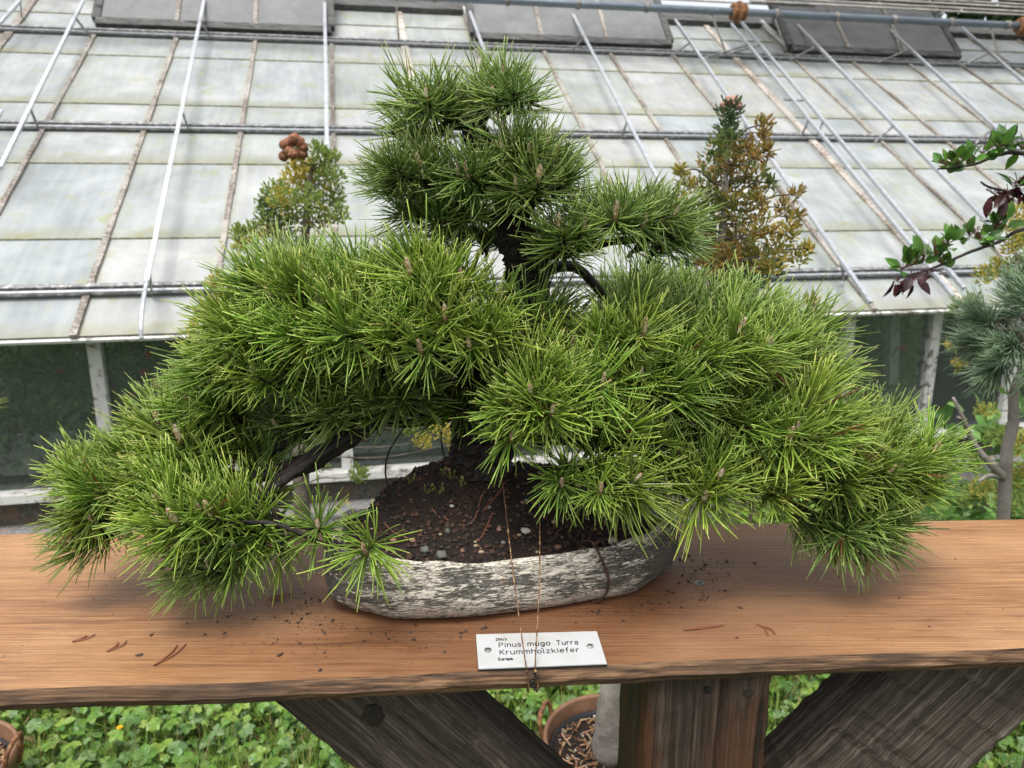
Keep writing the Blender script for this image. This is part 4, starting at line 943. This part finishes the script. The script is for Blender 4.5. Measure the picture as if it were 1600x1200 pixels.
# inner propped post behind the glass at right and staging bench
mb = MB(); mb.beam(onP(1392, 600, wb + BK * .35, BK), onP(1396, 470, wb + BK * .35, BK), .055, .05, BK); mb.build('inner_post', M['paint'], gh)
mb = MB(); mb.quadbox(Wp(U0, .19, .55), U * (U1 - U0), UP * .035, BK * .6); mb.build('staging', M['paint'], gh)
mb = MB(); mb.quadbox(Wp(U0, -.04, .75), U * (U1 - U0), UP * .225, BK * .30); mb.build('staging_base', M['concrete'], gh)
# plants growing inside
def leafy(name, c, r, n, L, cols, label, cat, flowers=0, base=None, group=None):
    t = empty(name, base or (c.x, c.y, c.z - r.z)); mb = MB()
    for _ in range(n):
        v = rdir() * (random.random() ** .4); P = c + Vector((v.x * r.x, v.y * r.y, v.z * r.z)); d = (v + rdir() * .8 + Vector((0, 0, .2))).normalized()
        leaflet(mb, P, d, (UP + rdir() * .7).normalized(), L * random.uniform(.6, 1.2), L * .45, jitcol(random.choice(cols), .35), .15)
    mb.build('foliage', M['leaf'], t, col=True); st = MB(); b0 = Vector(t.location)
    for _ in range(5): limb(st, b0 + Vector((random.uniform(-.02, .02), random.uniform(-.02, .02), -.005)), c + Vector((random.uniform(-1, 1) * r.x * .6, random.uniform(-1, 1) * r.y * .5, r.z * .5)), .008, .003, .02)
    st.build('stem', M['brownbark'], t, True)
    for _ in range(flowers):
        v = rdir(-.2, .8); v.y = -abs(v.y); P = c + Vector((v.x * r.x, v.y * r.y, v.z * r.z)) * .95; f = MB()
        for i in range(6): a = i * 1.05; leaflet(f, P, Vector((math.cos(a), -.5, math.sin(a))), Vector((0, -1, 0)), .022, .016, (.55, .05, .08, 1), .1, False)
        f.build('flower', M['colour'], t, col=True)
    tag(t, label, cat, group); return t
DK = [(.14, .27, .09), (.20, .35, .12), (.10, .21, .08), (.27, .40, .18)]
k = 0; SHL = {0: 'dark leafy shrub inside the greenhouse beyond the left edge of the picture', 1: 'dark red-flowered shrub behind the leftmost window, left of the white wall post', 2: 'dark shrub straight behind the white wall post at left', 3: 'dark shrub behind the window just right of the left white post', 8: 'dark shrub behind the glass beside the inner post at right', 9: 'dark shrub behind the window left of the blue green pine', 10: 'dark shrub behind the glass hidden by the blue green pine', 11: 'dark shrub inside the greenhouse beyond the right edge', 12: 'farthest dark shrub inside the right end of the greenhouse'}
for u in np.arange(-1.4, 6.2, .62):
    c = Wp(u + random.uniform(-.08, .08), .52 + random.uniform(-.05, .08), .82)
    leafy('greenhouse_shrub', c, Vector((.38, .26, .30)), 900, .060, DK, SHL.get(k, 'dark leafy shrub inside the greenhouse, mostly hidden behind the bonsai crown'), 'shrub', 3, (c.x, c.y, .225), 'shrubs inside the greenhouse'); k += 1
#PART5
# ================================================================== POTTED PLANTS BEHIND THE BENCH
def grow_pot(c, r, h, label, handles=()):
    """round plastic pot with thick rim, inner liner, bark mulch and wire handles"""
    t = empty('plant_pot', c); tag(t, label, 'pot'); mb = MB(); n = 40
    pr = [(.80, .0), (.84, .004), (.96, h * .86), (1.0, h * .87), (1.015, h * .93), (1.0, h), (.955, h), (.945, h * .97), (.92, h * .7)]
    for (f, z) in pr:
        for j in range(n): a = 2 * math.pi * j / n; mb.v.append((r * f * math.cos(a), r * f * math.sin(a), z))
    for i in range(len(pr) - 1):
        for j in range(n): a = i * n + j; b = i * n + (j + 1) % n; mb.f.append((a, b, b + n, a + n))
    mb.f.append(tuple(range(n - 1, -1, -1))); child('body', mb, M['potplastic'], t, True)
    mb = MB()
    for (f, z) in ((.90, h * .70), (.90, h * .84), (.88, h * .84), (.87, h * .70)):
        for j in range(n): a = 2 * math.pi * j / n; mb.v.append((r * f * math.cos(a), r * f * math.sin(a), z))
    for i in range(3):
        for j in range(n): a = i * n + j; b = i * n + (j + 1) % n; mb.f.append((a, b, b + n, a + n))
    child('liner', mb, M['blackplastic'], t, True)
    mb = MB(); mb.v.append((0, 0, h * .80))
    for i in range(1, 9):
        for j in range(n): a = 2 * math.pi * j / n; mb.v.append((r * .93 * i / 8 * math.cos(a), r * .93 * i / 8 * math.sin(a), h * .78 + random.uniform(-.003, .003)))
    mb.f += [(0, 1 + j, 1 + (j + 1) % n) for j in range(n)]
    for i in range(7):
        for j in range(n): a = 1 + i * n + j; b = 1 + i * n + (j + 1) % n; mb.f.append((a, a + n, b + n, b))
    s = child('soil', mb, M['soil'], t, True); cr = MB()
    for _ in range(520):
        a = random.uniform(0, 6.3); f = math.sqrt(random.random()) * .86; P = Vector((r * f * math.cos(a), r * f * math.sin(a), h * .785 + random.uniform(0, .006)))
        if random.random() < .45:
            d = rdir(-.1, .35); d *= random.uniform(.006, .018); cr.beam(P - d, P + d, random.uniform(.002, .005), .0016, (0, 0, 1), jitcol(random.choice([(.20, .11, .055), (.09, .045, .022), (.33, .21, .12)])))
        else: cr.blob(P, random.uniform(.0014, .0042), 0, jitcol(random.choice([(.03, .02, .014), (.10, .06, .04), (.42, .39, .34), (.22, .12, .08)])), (1, 1, .7), .3)
    child('bark_mulch', cr, M['colour'], s, col=True)['kind'] = 'stuff'
    for a in handles:
        o = Vector((math.cos(a), math.sin(a), 0)); sd = Vector((-o.y, o.x, 0)); w = MB()
        pts = [o * r * .96 - sd * .034 + UP * (h - .05), o * r * 1.0 - sd * .036 + UP * (h + .004), o * r * 1.05 - sd * .031 + UP * (h + .030), o * r * 1.06 + UP * (h + .036), o * r * 1.05 + sd * .031 + UP * (h + .028), o * r * 1.02 + sd * .036 + UP * (h), o * r * .96 + sd * .034 + UP * (h - .05)]
        w.tube(spline(pts, 5), .0058, 8); child('handle', w, M['rust'], t, True)
    return t
pc = onZ(955, 1150, .235)
grow_pot(Vector((pc.x, pc.y, 0)), .162, .235, 'round brown plastic pot with a handle, full of bark mulch, beside the square post', (R(160), R(-20)))
pl = onZ(-92, 1190, .235)
grow_pot(Vector((pl.x, pl.y, 0)), .150, .235, 'brown pot at the left edge whose rusty handle alone shows in the grass', (R(10), R(190)))

GOLD = [(.48, .42, .10), (.38, .38, .09), (.55, .44, .11)]; OLIVE = [(.24, .31, .08), (.31, .36, .10), (.20, .28, .08)]; BRONZE = [(.44, .29, .09), (.48, .33, .10), (.38, .32, .09)]; DKGREEN = [(.11, .18, .07), (.14, .22, .09)]
def cypress(name, base, trunk, radii, clumps, Y, label, barkm, cones=(), conecol=(.24, .10, .05), pieces=46):
    """scaly-leaved conifer: trunk, limbs to every clump, clumps of tiny upright sprays"""
    t = empty(name, base); tag(t, label, 'tree'); tb = MB(); path = spline([base] + trunk, 6); rr = lerps(radii, 6); tb.tube(path, rr, 12, jit=.08); tb.build('trunk', barkm, t, True)
    fo = MB()
    for (x, y, rp, cols) in clumps:
        yy = Y + random.uniform(-.09, .09); c = onY(x, y, yy); r = rp * 1.22 * mpp(c)
        a = min(path, key=lambda q: (q - c).length + (.25 if q.z > c.z - .01 else 0) * .5); lm = MB(); limb(lm, a, c, .0026, .0012, -.005); lm.build('branch', M['brownbark'], t, True)
        tilt = Vector((c.x - a.x, 0, 0)) * .8
        for _ in range(int(16 + (r / .0036) ** 2.0)):
            v = rdir() * (random.random() ** .45); P = c + v * r * Vector((1, 1, 1)).x; ax = (UP * .6 + v * 1.0 + tilt + rdir() * .55).normalized(); col = random.choice(cols); L = random.uniform(.007, .013)
            fo.tube([P - ax * L * .4, P + ax * L], [.0011, .0008], 3, jitcol(tuple(q * .7 for q in col)), caps=False)
            q = ax.orthogonal().normalized(); q = Matrix.Rotation(random.uniform(0, 6.3), 3, ax) @ q
            for i in range(9):
                f = i / 8; sg = 1 if i % 2 else -1; d = (ax * .9 + q * sg * .75 + rdir() * .25).normalized(); b = P + ax * (L * (f - .3)); l = L * random.uniform(.35, .62) * (1.1 - .5 * f)
                cc = jitcol(col, .3); k = len(fo.v); w = .0015 * max(1, Y / 1.7); o1 = d.orthogonal().normalized() * w; o2 = d.cross(o1).normalized() * w
                fo.v += [tuple(b - o1 * .5), tuple(b + o1 * .5), tuple(b + d * l * .6 + o1), tuple(b + d * l * .6 - o1), tuple(b + d * l), tuple(b + d * l * .6 + o2), tuple(b + o2 * .5)]
                fo.f += [(k, k + 1, k + 2, k + 3), (k + 3, k + 2, k + 4), (k, k + 3, k + 5, k + 6), (k + 3, k + 4, k + 5)]; fo._col(7, cc)
    o = fo.build('crown', M['spray'], t, col=True)
    cm = None
    for (x, y, rp) in cones:
        c = onY(x, y, Y - .075 + random.uniform(-.01, .01)); r = rp * 1.1 * mpp(c)
        if cm is None:
            cb = MB(); cb.blob((0, 0, 0), 1, 2, (*conecol, 1), (1, 1, 1), .12)
            for i in range(16): cb.blob(rdir() * .90, .30, 0, (conecol[0] * 1.5, conecol[1] * 1.7, conecol[2] * 1.8, 1), (1, 1, 1), .1)
            cm = cb.mesh('cone', M['colour'], True, True)
        ob = bpy.data.objects.new('cone', cm); scene.collection.objects.link(ob); ob.parent = t; ob.location = c - t.location; ob.scale = (r, r, r); ob.rotation_euler = (random.uniform(0, 3), random.uniform(0, 3), 0)
    return t
YR = pc.y
cypress('cypress_tree', Vector((pc.x, pc.y, .18)), [onY(958, 1100, YR), onY(966, 1030, YR), onY(974, 850, YR), onY(979, 665, YR), onY(1040, 520, YR - .02), onY(1112, 430, YR - .02), onY(1130, 350, YR), onY(1134, 270, YR), onY(1139, 190, YR)],
        [.050, .036, .030, .022, .014, .011, .009, .0075, .005, .003],
        [(1140, 172, 16, DKGREEN), (1138, 200, 18, DKGREEN), (1132, 225, 20, OLIVE + DKGREEN), (1120, 250, 24, OLIVE + BRONZE), (1150, 245, 24, BRONZE), (1170, 235, 16, BRONZE), (1192, 195, 12, BRONZE), (1196, 210, 9, BRONZE), (1195, 235, 15, BRONZE), (1112, 285, 24, OLIVE + BRONZE), (1145, 285, 28, OLIVE + BRONZE), (1178, 275, 20, BRONZE + OLIVE), (1105, 325, 26, OLIVE), (1150, 325, 26, OLIVE + GOLD), (1185, 310, 20, GOLD + BRONZE), (1100, 365, 24, OLIVE + DKGREEN), (1150, 375, 26, GOLD + BRONZE), (1190, 360, 24, GOLD + BRONZE), (1205, 285, 8, OLIVE), (1222, 325, 12, BRONZE), (1243, 303, 11, BRONZE), (1240, 340, 12, BRONZE + GOLD), (1235, 362, 14, GOLD), (1215, 385, 18, GOLD), (1205, 415, 20, GOLD), (1245, 400, 14, GOLD), (1262, 388, 9, GOLD), (1065, 268, 9, GOLD), (1072, 290, 12, GOLD), (1066, 315, 13, GOLD), (1070, 345, 14, OLIVE), (1130, 402, 24, BRONZE), (1170, 408, 22, GOLD), (1265, 470, 9, GOLD), (1270, 492, 8, GOLD), (1110, 412, 18, BRONZE)],
        YR, 'bronze and olive cypress with pinkish cones at its tip behind the right of the bonsai', M['greybark'], [(1133, 165, 8), (1146, 158, 8), (1152, 165, 7), (1140, 157, 7)], (.30, .17, .13))
YL = 2.28
lb = onY(470, 700, YL); lb.z = 0
grow_pot(Vector((lb.x, lb.y, 0)), .14, .22, 'brown pot hidden low behind the bench under the cone-bearing cypress', ())
GOLD, OLIVE = [tuple(min(.7, q * 1.35) for q in c) for c in GOLD], [tuple(min(.6, q * 1.5) for q in c) for c in OLIVE]
cypress('cypress_tree', Vector((lb.x, lb.y, .165)), [onY(470, 760, YL), onY(475, 620, YL), onY(470, 480, YL), onY(478, 360, YL), onY(482, 300, YL), onY(490, 250, YL)], [.030, .026, .022, .017, .012, .008, .004],
        [(462, 250, 12, GOLD), (470, 236, 9, OLIVE), (498, 232, 12, OLIVE), (505, 255, 18, OLIVE), (475, 262, 16, GOLD), (520, 245, 10, OLIVE), (460, 282, 18, GOLD), (492, 282, 22, OLIVE + GOLD), (522, 278, 16, OLIVE), (430, 300, 18, OLIVE), (445, 312, 20, GOLD + OLIVE), (480, 312, 22, OLIVE), (518, 310, 18, OLIVE), (415, 320, 15, DKGREEN + OLIVE), (420, 342, 18, OLIVE + DKGREEN), (455, 340, 20, OLIVE), (500, 338, 20, OLIVE + GOLD), (530, 335, 14, OLIVE), (372, 362, 11, OLIVE), (392, 356, 10, OLIVE), (385, 380, 18, GOLD + OLIVE), (430, 368, 20, GOLD), (350, 470, 16, GOLD), (325, 478, 12, GOLD), (318, 500, 14, GOLD), (302, 515, 10, GOLD), (340, 440, 14, GOLD), (690, 672, 14, GOLD), (712, 690, 14, GOLD), (660, 690, 12, GOLD), (640, 668, 12, OLIVE), (540, 680, 14, OLIVE), (560, 740, 14, OLIVE), (500, 720, 14, OLIVE)],
        YL, 'olive golden cypress with a cluster of orange brown cones, left behind the bonsai', M['brownbark'], [(460, 217, 8.5), (468, 222, 8), (452, 223, 8), (443, 226, 6.5), (443, 244, 7), (457, 240, 8.5), (472, 240, 8), (474, 230, 7), (450, 236, 7)], (.20, .085, .045))

# dark small-leaved shrub behind the right pads
sb = onY(1140, 620, 2.2); sb.z = 0
grow_pot(Vector((sb.x, sb.y, 0)), .13, .22, 'brown pot hidden low behind the bench under the dark small-leaved shrub', ())
cc = onY(1140, 418, 1.95)
leafy('evergreen_shrub', cc, Vector((.13, .10, .065)), 700, .030, [(.03, .07, .03), (.045, .10, .035), (.02, .055, .025), (.05, .09, .05)], 'dark green small-leaved shrub just behind the right needle pads', 'shrub', 0, (sb.x, sb.y, .17))

# blue-green pine at the right edge
YP = 1.62
rb = Vector((1.42, YP + .12, 0))
bp = empty('blue_pine', Vector((rb.x, rb.y, 0))); tag(bp, 'rounded blue green pine with a slim grey trunk at the right edge', 'tree')
mb = MB(); tp2 = [Vector((rb.x, rb.y, -.01)), Vector((rb.x - .06, rb.y - .03, .35)), onY(1567, 960, YP), onY(1567, 860, YP), onY(1570, 755, YP), onY(1574, 700, YP), onY(1583, 660, YP), onY(1585, 610, YP), onY(1605, 560, YP), onY(1612, 500, YP)]
mb.tube(spline(tp2, 6), lerps([.022, .018, .016, .0145, .0135, .0125, .0115, .010, .008, .005], 6), 12, jit=.06); mb.build('trunk', M['greybark'], bp, True)
mb = MB(); mb.tube(spline([onY(1570, 748, YP), onY(1545, 722, YP - .03), onY(1520, 690, YP - .03), onY(1503, 650, YP - .05), onY(1489, 621, YP - .05)], 5), lerps([.010, .008, .006, .005, .003], 5), 8, jit=.1); mb.tube(spline([onY(1562, 746, YP), onY(1545, 743, YP - .04), onY(1529, 752, YP - .06)], 5), lerps([.006, .005, .003], 5), 7); mb.tube([onY(1502, 655, YP - .05), onY(1496, 651, YP - .05)], [.004, .003], 6); mb.build('dead_branch', M['greybark'], bp, True)
BV = [tuft_mesh(500 + i, 44, .074, (8, 62), .050, w=.0015, upcurl=.05, per=3, dry=.01).mesh('needle_tuft', None, True, True) for i in range(4)]
def m_blue():
    t = NT('blue_green_needles'); a = t.n('ShaderNodeAttribute', attribute_name='Col'); sep = t.n('ShaderNodeSeparateColor'); t.l(a.outputs['Color'], sep.inputs[0])
    base = t.ramp(sep.outputs[1], [(0, (.05, .085, .035)), (.5, (.10, .18, .085)), (1, (.24, .32, .17))]); base = t.mix(sep.outputs[0], base, (.15, .24, .14)); br = t.ramp(sep.outputs[2], [(.4, (0, 0, 0)), (.45, (1, 1, 1))]); base = t.mix(br, base, (.06, .035, .02))
    return t.set(base, .38, .5)
mbl = m_blue()
for m in BV: m.materials.append(mbl)
random.seed(31); bc = onY(1632, 525, YP); kpp = mpp(bc); br_ = Vector((82 * kpp, .11, 54 * kpp)); pts = []; lm = MB()
for _ in range(900):
    v = rdir(); P = bc + Vector((v.x * br_.x, v.y * br_.y, v.z * br_.z)) * random.uniform(.75, 1)
    if v.z < -.75 or any((P - q).length < .042 for q in pts): continue
    pts.append(P); ax = (v * .9 + Vector((0, 0, .25)) + rdir() * .2).normalized(); o = bpy.data.objects.new('needle_tuft', random.choice(BV)); scene.collection.objects.link(o); o.parent = bp; o.location = P - bp.location
    o.rotation_euler = ax.to_track_quat('Z', 'Y').to_euler(); s = random.uniform(.8, 1.05); o.scale = (s, s, s); limb(lm, bc + Vector((0, 0, -.02)), P, .006, .003, 0)
lm.build('branch', M['brownbark'], bp, True)

# golden cypress fringe at the right edge
gb = onY(1680, 700, 2.25); gb.z = 0
cypress('cypress_tree', gb, [onY(1680, 800, 2.25), onY(1672, 600, 2.25), onY(1650, 450, 2.25), onY(1640, 330, 2.25)], [.03, .025, .02, .014, .007],
        [(1590, 340, 20, GOLD), (1595, 365, 20, OLIVE + GOLD), (1585, 385, 14, GOLD), (1560, 415, 12, GOLD), (1540, 430, 14, OLIVE + GOLD), (1580, 420, 16, OLIVE), (1600, 420, 18, OLIVE), (1520, 470, 12, OLIVE), (1400 + 95, 480, 9, OLIVE), (1486, 540, 8, GOLD), (1500, 570, 8, GOLD), (1540, 640, 12, OLIVE + GOLD), (1555, 680, 14, OLIVE), (1590, 690, 18, OLIVE + GOLD), (1525, 720, 14, OLIVE), (1590, 740, 18, OLIVE + GOLD), (1540, 765, 18, OLIVE + GOLD), (1595, 785, 18, OLIVE), (1515, 775, 14, OLIVE), (1620, 380, 24, GOLD), (1640, 420, 30, OLIVE), (1650, 700, 30, OLIVE)],
        2.15, 'golden olive cypress reaching in from beyond the right edge behind the blue green pine', M['brownbark'])

wc = onY(1555, 735, 2.55); leafy('broad_leaved_weed', Vector((wc.x + .1, wc.y, .42)), Vector((.55, .30, .40)), 800, .085, [(.12, .24, .05), (.17, .30, .07), (.09, .18, .045)], 'leafy green weeds standing against the greenhouse wall at right', 'plant', 0, (wc.x + .1, wc.y, 0.0))
# leafy branch with dark red leaves coming in from the right
YB = 1.55
hb = Vector((onY(1760, 400, YB).x, YB, 0)); hw = empty('leafy_shrub', hb); tag(hw, 'small-leaved shrub with dark red young leaves on branches reaching in at upper right', 'shrub')
BR1 = [(1760, 300), (1690, 262), (1600, 240), (1560, 242), (1525, 256), (1490, 262), (1465, 264)]; BR2 = [(1760, 360), (1690, 350), (1600, 358), (1560, 378), (1520, 392), (1475, 412), (1440, 425), (1410, 432)]; BR3 = [(1700, 330), (1640, 322), (1600, 312), (1575, 300), (1545, 292), (1532, 284)]
mb = MB(); mb.tube(spline([hb, hb + Vector((.02, 0, .5)), onY(1775, 480, YB), onY(1765, 360, YB), onY(1755, 290, YB)], 6), lerps([.022, .018, .014, .012, .008], 6), 10, jit=.06); mb.build('trunk', M['brownbark'], hw, True)
mb = MB()
for b in (BR1, BR2, BR3): mb = MB(); q = spline([onY(x, y, YB) for x, y in b], 5); mb.tube(q, [.0055 - .0040 * i / (len(q) - 1) for i in range(len(q))], 7, jit=.22); mb.build('branch', M['bark'], hw, True)
random.seed(5)
GL = [(.06, .15, .022), (.09, .20, .03), (.045, .11, .02)]; RL = [(.045, .010, .014), (.07, .016, .018), (.03, .008, .010)]
def leafcluster(x, y, n, rp, cols, dirz=.6, L=.031):
    c = onY(x, y, YB); r = rp * mpp(c); st = MB()
    for _ in range(n):
        v = rdir(); b = c + v * r * .6; d = (v * .8 + Vector((0, -.1, dirz)) + rdir() * .4).normalized(); w = MB(); leaflet(w, b, d, (rdir() + Vector((0, -.6, .7))).normalized(), L * random.uniform(.7, 1.3), L * .55, jitcol(random.choice(cols), .3), .25, False)
        w.build('leaf', M['leaf'], hw, col=True); st.tube([c, b], .0007, 3, (.1, .04, .03, 1), caps=False)
    for _ in range(5):
        d = (rdir(.1, 1) + Vector((-.3, 0, .2))).normalized(); st.tube([c, c + d * r * 1.3], [.0010, .0006], 4, (.10, .035, .035, 1)); st.blob(c + d * r * 1.3, .0016, 0, (.12, .03, .035, 1))
    st.build('twig', M['colour'], hw, col=True)
for a in ((1600, 232, 9, 18), (1575, 228, 9, 17), (1558, 232, 8, 15), (1535, 240, 9, 17), (1515, 250, 8, 15), (1496, 256, 8, 14), (1478, 258, 6, 10), (1590, 285, 8, 16), (1570, 352, 10, 20), (1552, 358, 9, 18), (1530, 372, 8, 16), (1515, 368, 8, 14), (1480, 382, 9, 16), (1462, 395, 9, 16), (1445, 402, 9, 16), (1425, 415, 9, 16), (1412, 420, 7, 13), (1470, 410, 6, 13)): leafcluster(*a, GL)
for a in ((1575, 308, 9, 16), (1555, 305, 5, 12), (1590, 300, 6, 14), (1402, 438, 6, 10), (1428, 437, 5, 10), (1448, 428, 4, 8)): leafcluster(*a, RL, -.7, .034)

# pine at the left edge, only a spray of needles shows
lp = onY(-330, 700, 1.3); lp.z = 0; pn = empty('young_pine', lp); tag(pn, 'pine beyond the left edge of which only needle tips show over the bench', 'tree'); mb = MB(); tip = onY(-68, 652, 1.3)
mb.tube(spline([lp, lp + Vector((.0, .02, .5)), tip], 6), lerps([.012, .009, .004], 6), 8, jit=.1); mb.build('trunk', M['brownbark'], pn, True)
for (dx, dz) in ((0, 0), (-.05, .03), (-.04, -.05), (-.09, -.01)):
    o = bpy.data.objects.new('needle_tuft', VARM[2]); scene.collection.objects.link(o); o.parent = pn; o.location = tip + Vector((dx, 0, dz)) - lp; o.rotation_euler = (0, R(60 if dx == 0 else -30), 0)
    if dx: mb = MB(); limb(mb, tip + Vector((0, 0, -.06)), tip + Vector((dx, 0, dz)), .003, .002, 0); mb.build('branch', M['brownbark'], pn, True)

# trees far behind the greenhouse ridge
random.seed(77)
for (x, Y, w, h) in ((560, 13.0, 2.0, 2.2), (300, 15.0, 2.3, 2.4), (1600, 15.5, 2.6, 1.6)):
    c = onY(x, -90, Y); leafy('broadleaf_tree', c, Vector((w, 1.4, h)), 2600, .34, [(.03, .075, .015), (.045, .10, .02), (.02, .05, .012)], {560: 'green tree showing between the ridge and the top of the picture', 300: 'green tree hidden behind the left roof vent', 1600: 'green tree beyond the ridge at upper right'}[x], 'tree', 0, (c.x, c.y, 0))
# ================================================================== LITTER ON THE PLANK
random.seed(21)
cr = MB()
for _ in range(1500):
    if random.random() < .8: a = random.uniform(-math.pi, 0.35); f = 1.02 + abs(random.gauss(0, .22)); x, y = outline(a, 1.0); P = pot_world((x * f, y * f, 0))
    else: P = Vector((random.uniform(-.6, .75), random.uniform(.74, 1.06), PZ))
    if not (front_y(P.x) + .012 < P.y < back_y(P.x) - .01): continue
    d = P - CAM; px = 800 + FPX * d.x / (d.y * CP - d.z * SP); py = 600 - FPX * (d.y * SP + d.z * CP) / (d.y * CP - d.z * SP)
    if 735 < px < 960 and 978 < py < 1050: continue
    r = random.uniform(.0004, .0010) if random.random() < .93 else random.uniform(.0012, .0026)
    cr.blob((P.x, P.y, PZ + r * .3), r, 0, jitcol(random.choice([(.018, .012, .010), (.03, .02, .015), (.05, .028, .02), (.012, .01, .009)]), .3), (1.3, 1, .5), .3)
for (px, py, r) in ((448, 866, .006), (478, 938, .003), (434, 1000, .003), (437, 1024, .007), (218, 1024, .006), (1405, 934, .003), (650, 978, .0045), (757, 982, .006), (1045, 942, .004), (520, 972, .003), (1075, 868, .006), (714, 973, .003), (320, 992, .004)):
    P = onZ(px, py, PZ); cr.blob((P.x, P.y, PZ + .0008), r * .55, 1, jitcol((.03, .02, .015)), (1.3, .7, .3), .4)
tag(cr.build('soil_litter', M['colour'], col=True), 'dark soil crumbs scattered over the plank round the pot', 'litter', kind='stuff')
for (a, b, lab) in (((240, 1040), (277, 1008), 'pair of dry brown needles nearest the plank edge at left'), ((167, 1018), (184, 1003), 'short dry needle pair further left on the plank'), ((113, 1003), (135, 993), 'single pale dry needle at the far left of the plank'), ((1182, 975), (1200, 993), 'pale straw coloured needle on the right of the plank'), ((1068, 985), (1120, 978), 'long reddish dry needle behind the right end of the name plate'), ((420, 936), (445, 928), 'dark dry needle under the lower left needles')):
    A, B = onZ(*a, PZ + .0012), onZ(*b, PZ + .0012); t = empty('fallen_needle', (A.x, A.y, PZ)); w = MB(); m = (A + B) / 2 + Vector((.004, .003, .0)); w.tube(spline([A, m, B], 4), .0009, 5); w.build('blade', M['needle_red'], t)
    w = MB(); w.tube(spline([A + Vector((.0, .0, .0006)), m + Vector((.006, -.002, .0006)), B + Vector((.009, .002, .0004))], 4), .0008, 5); w.build('blade', M['needle_red'], t); tag(t, lab, 'pine needle', 'dry needles fallen on the plank')
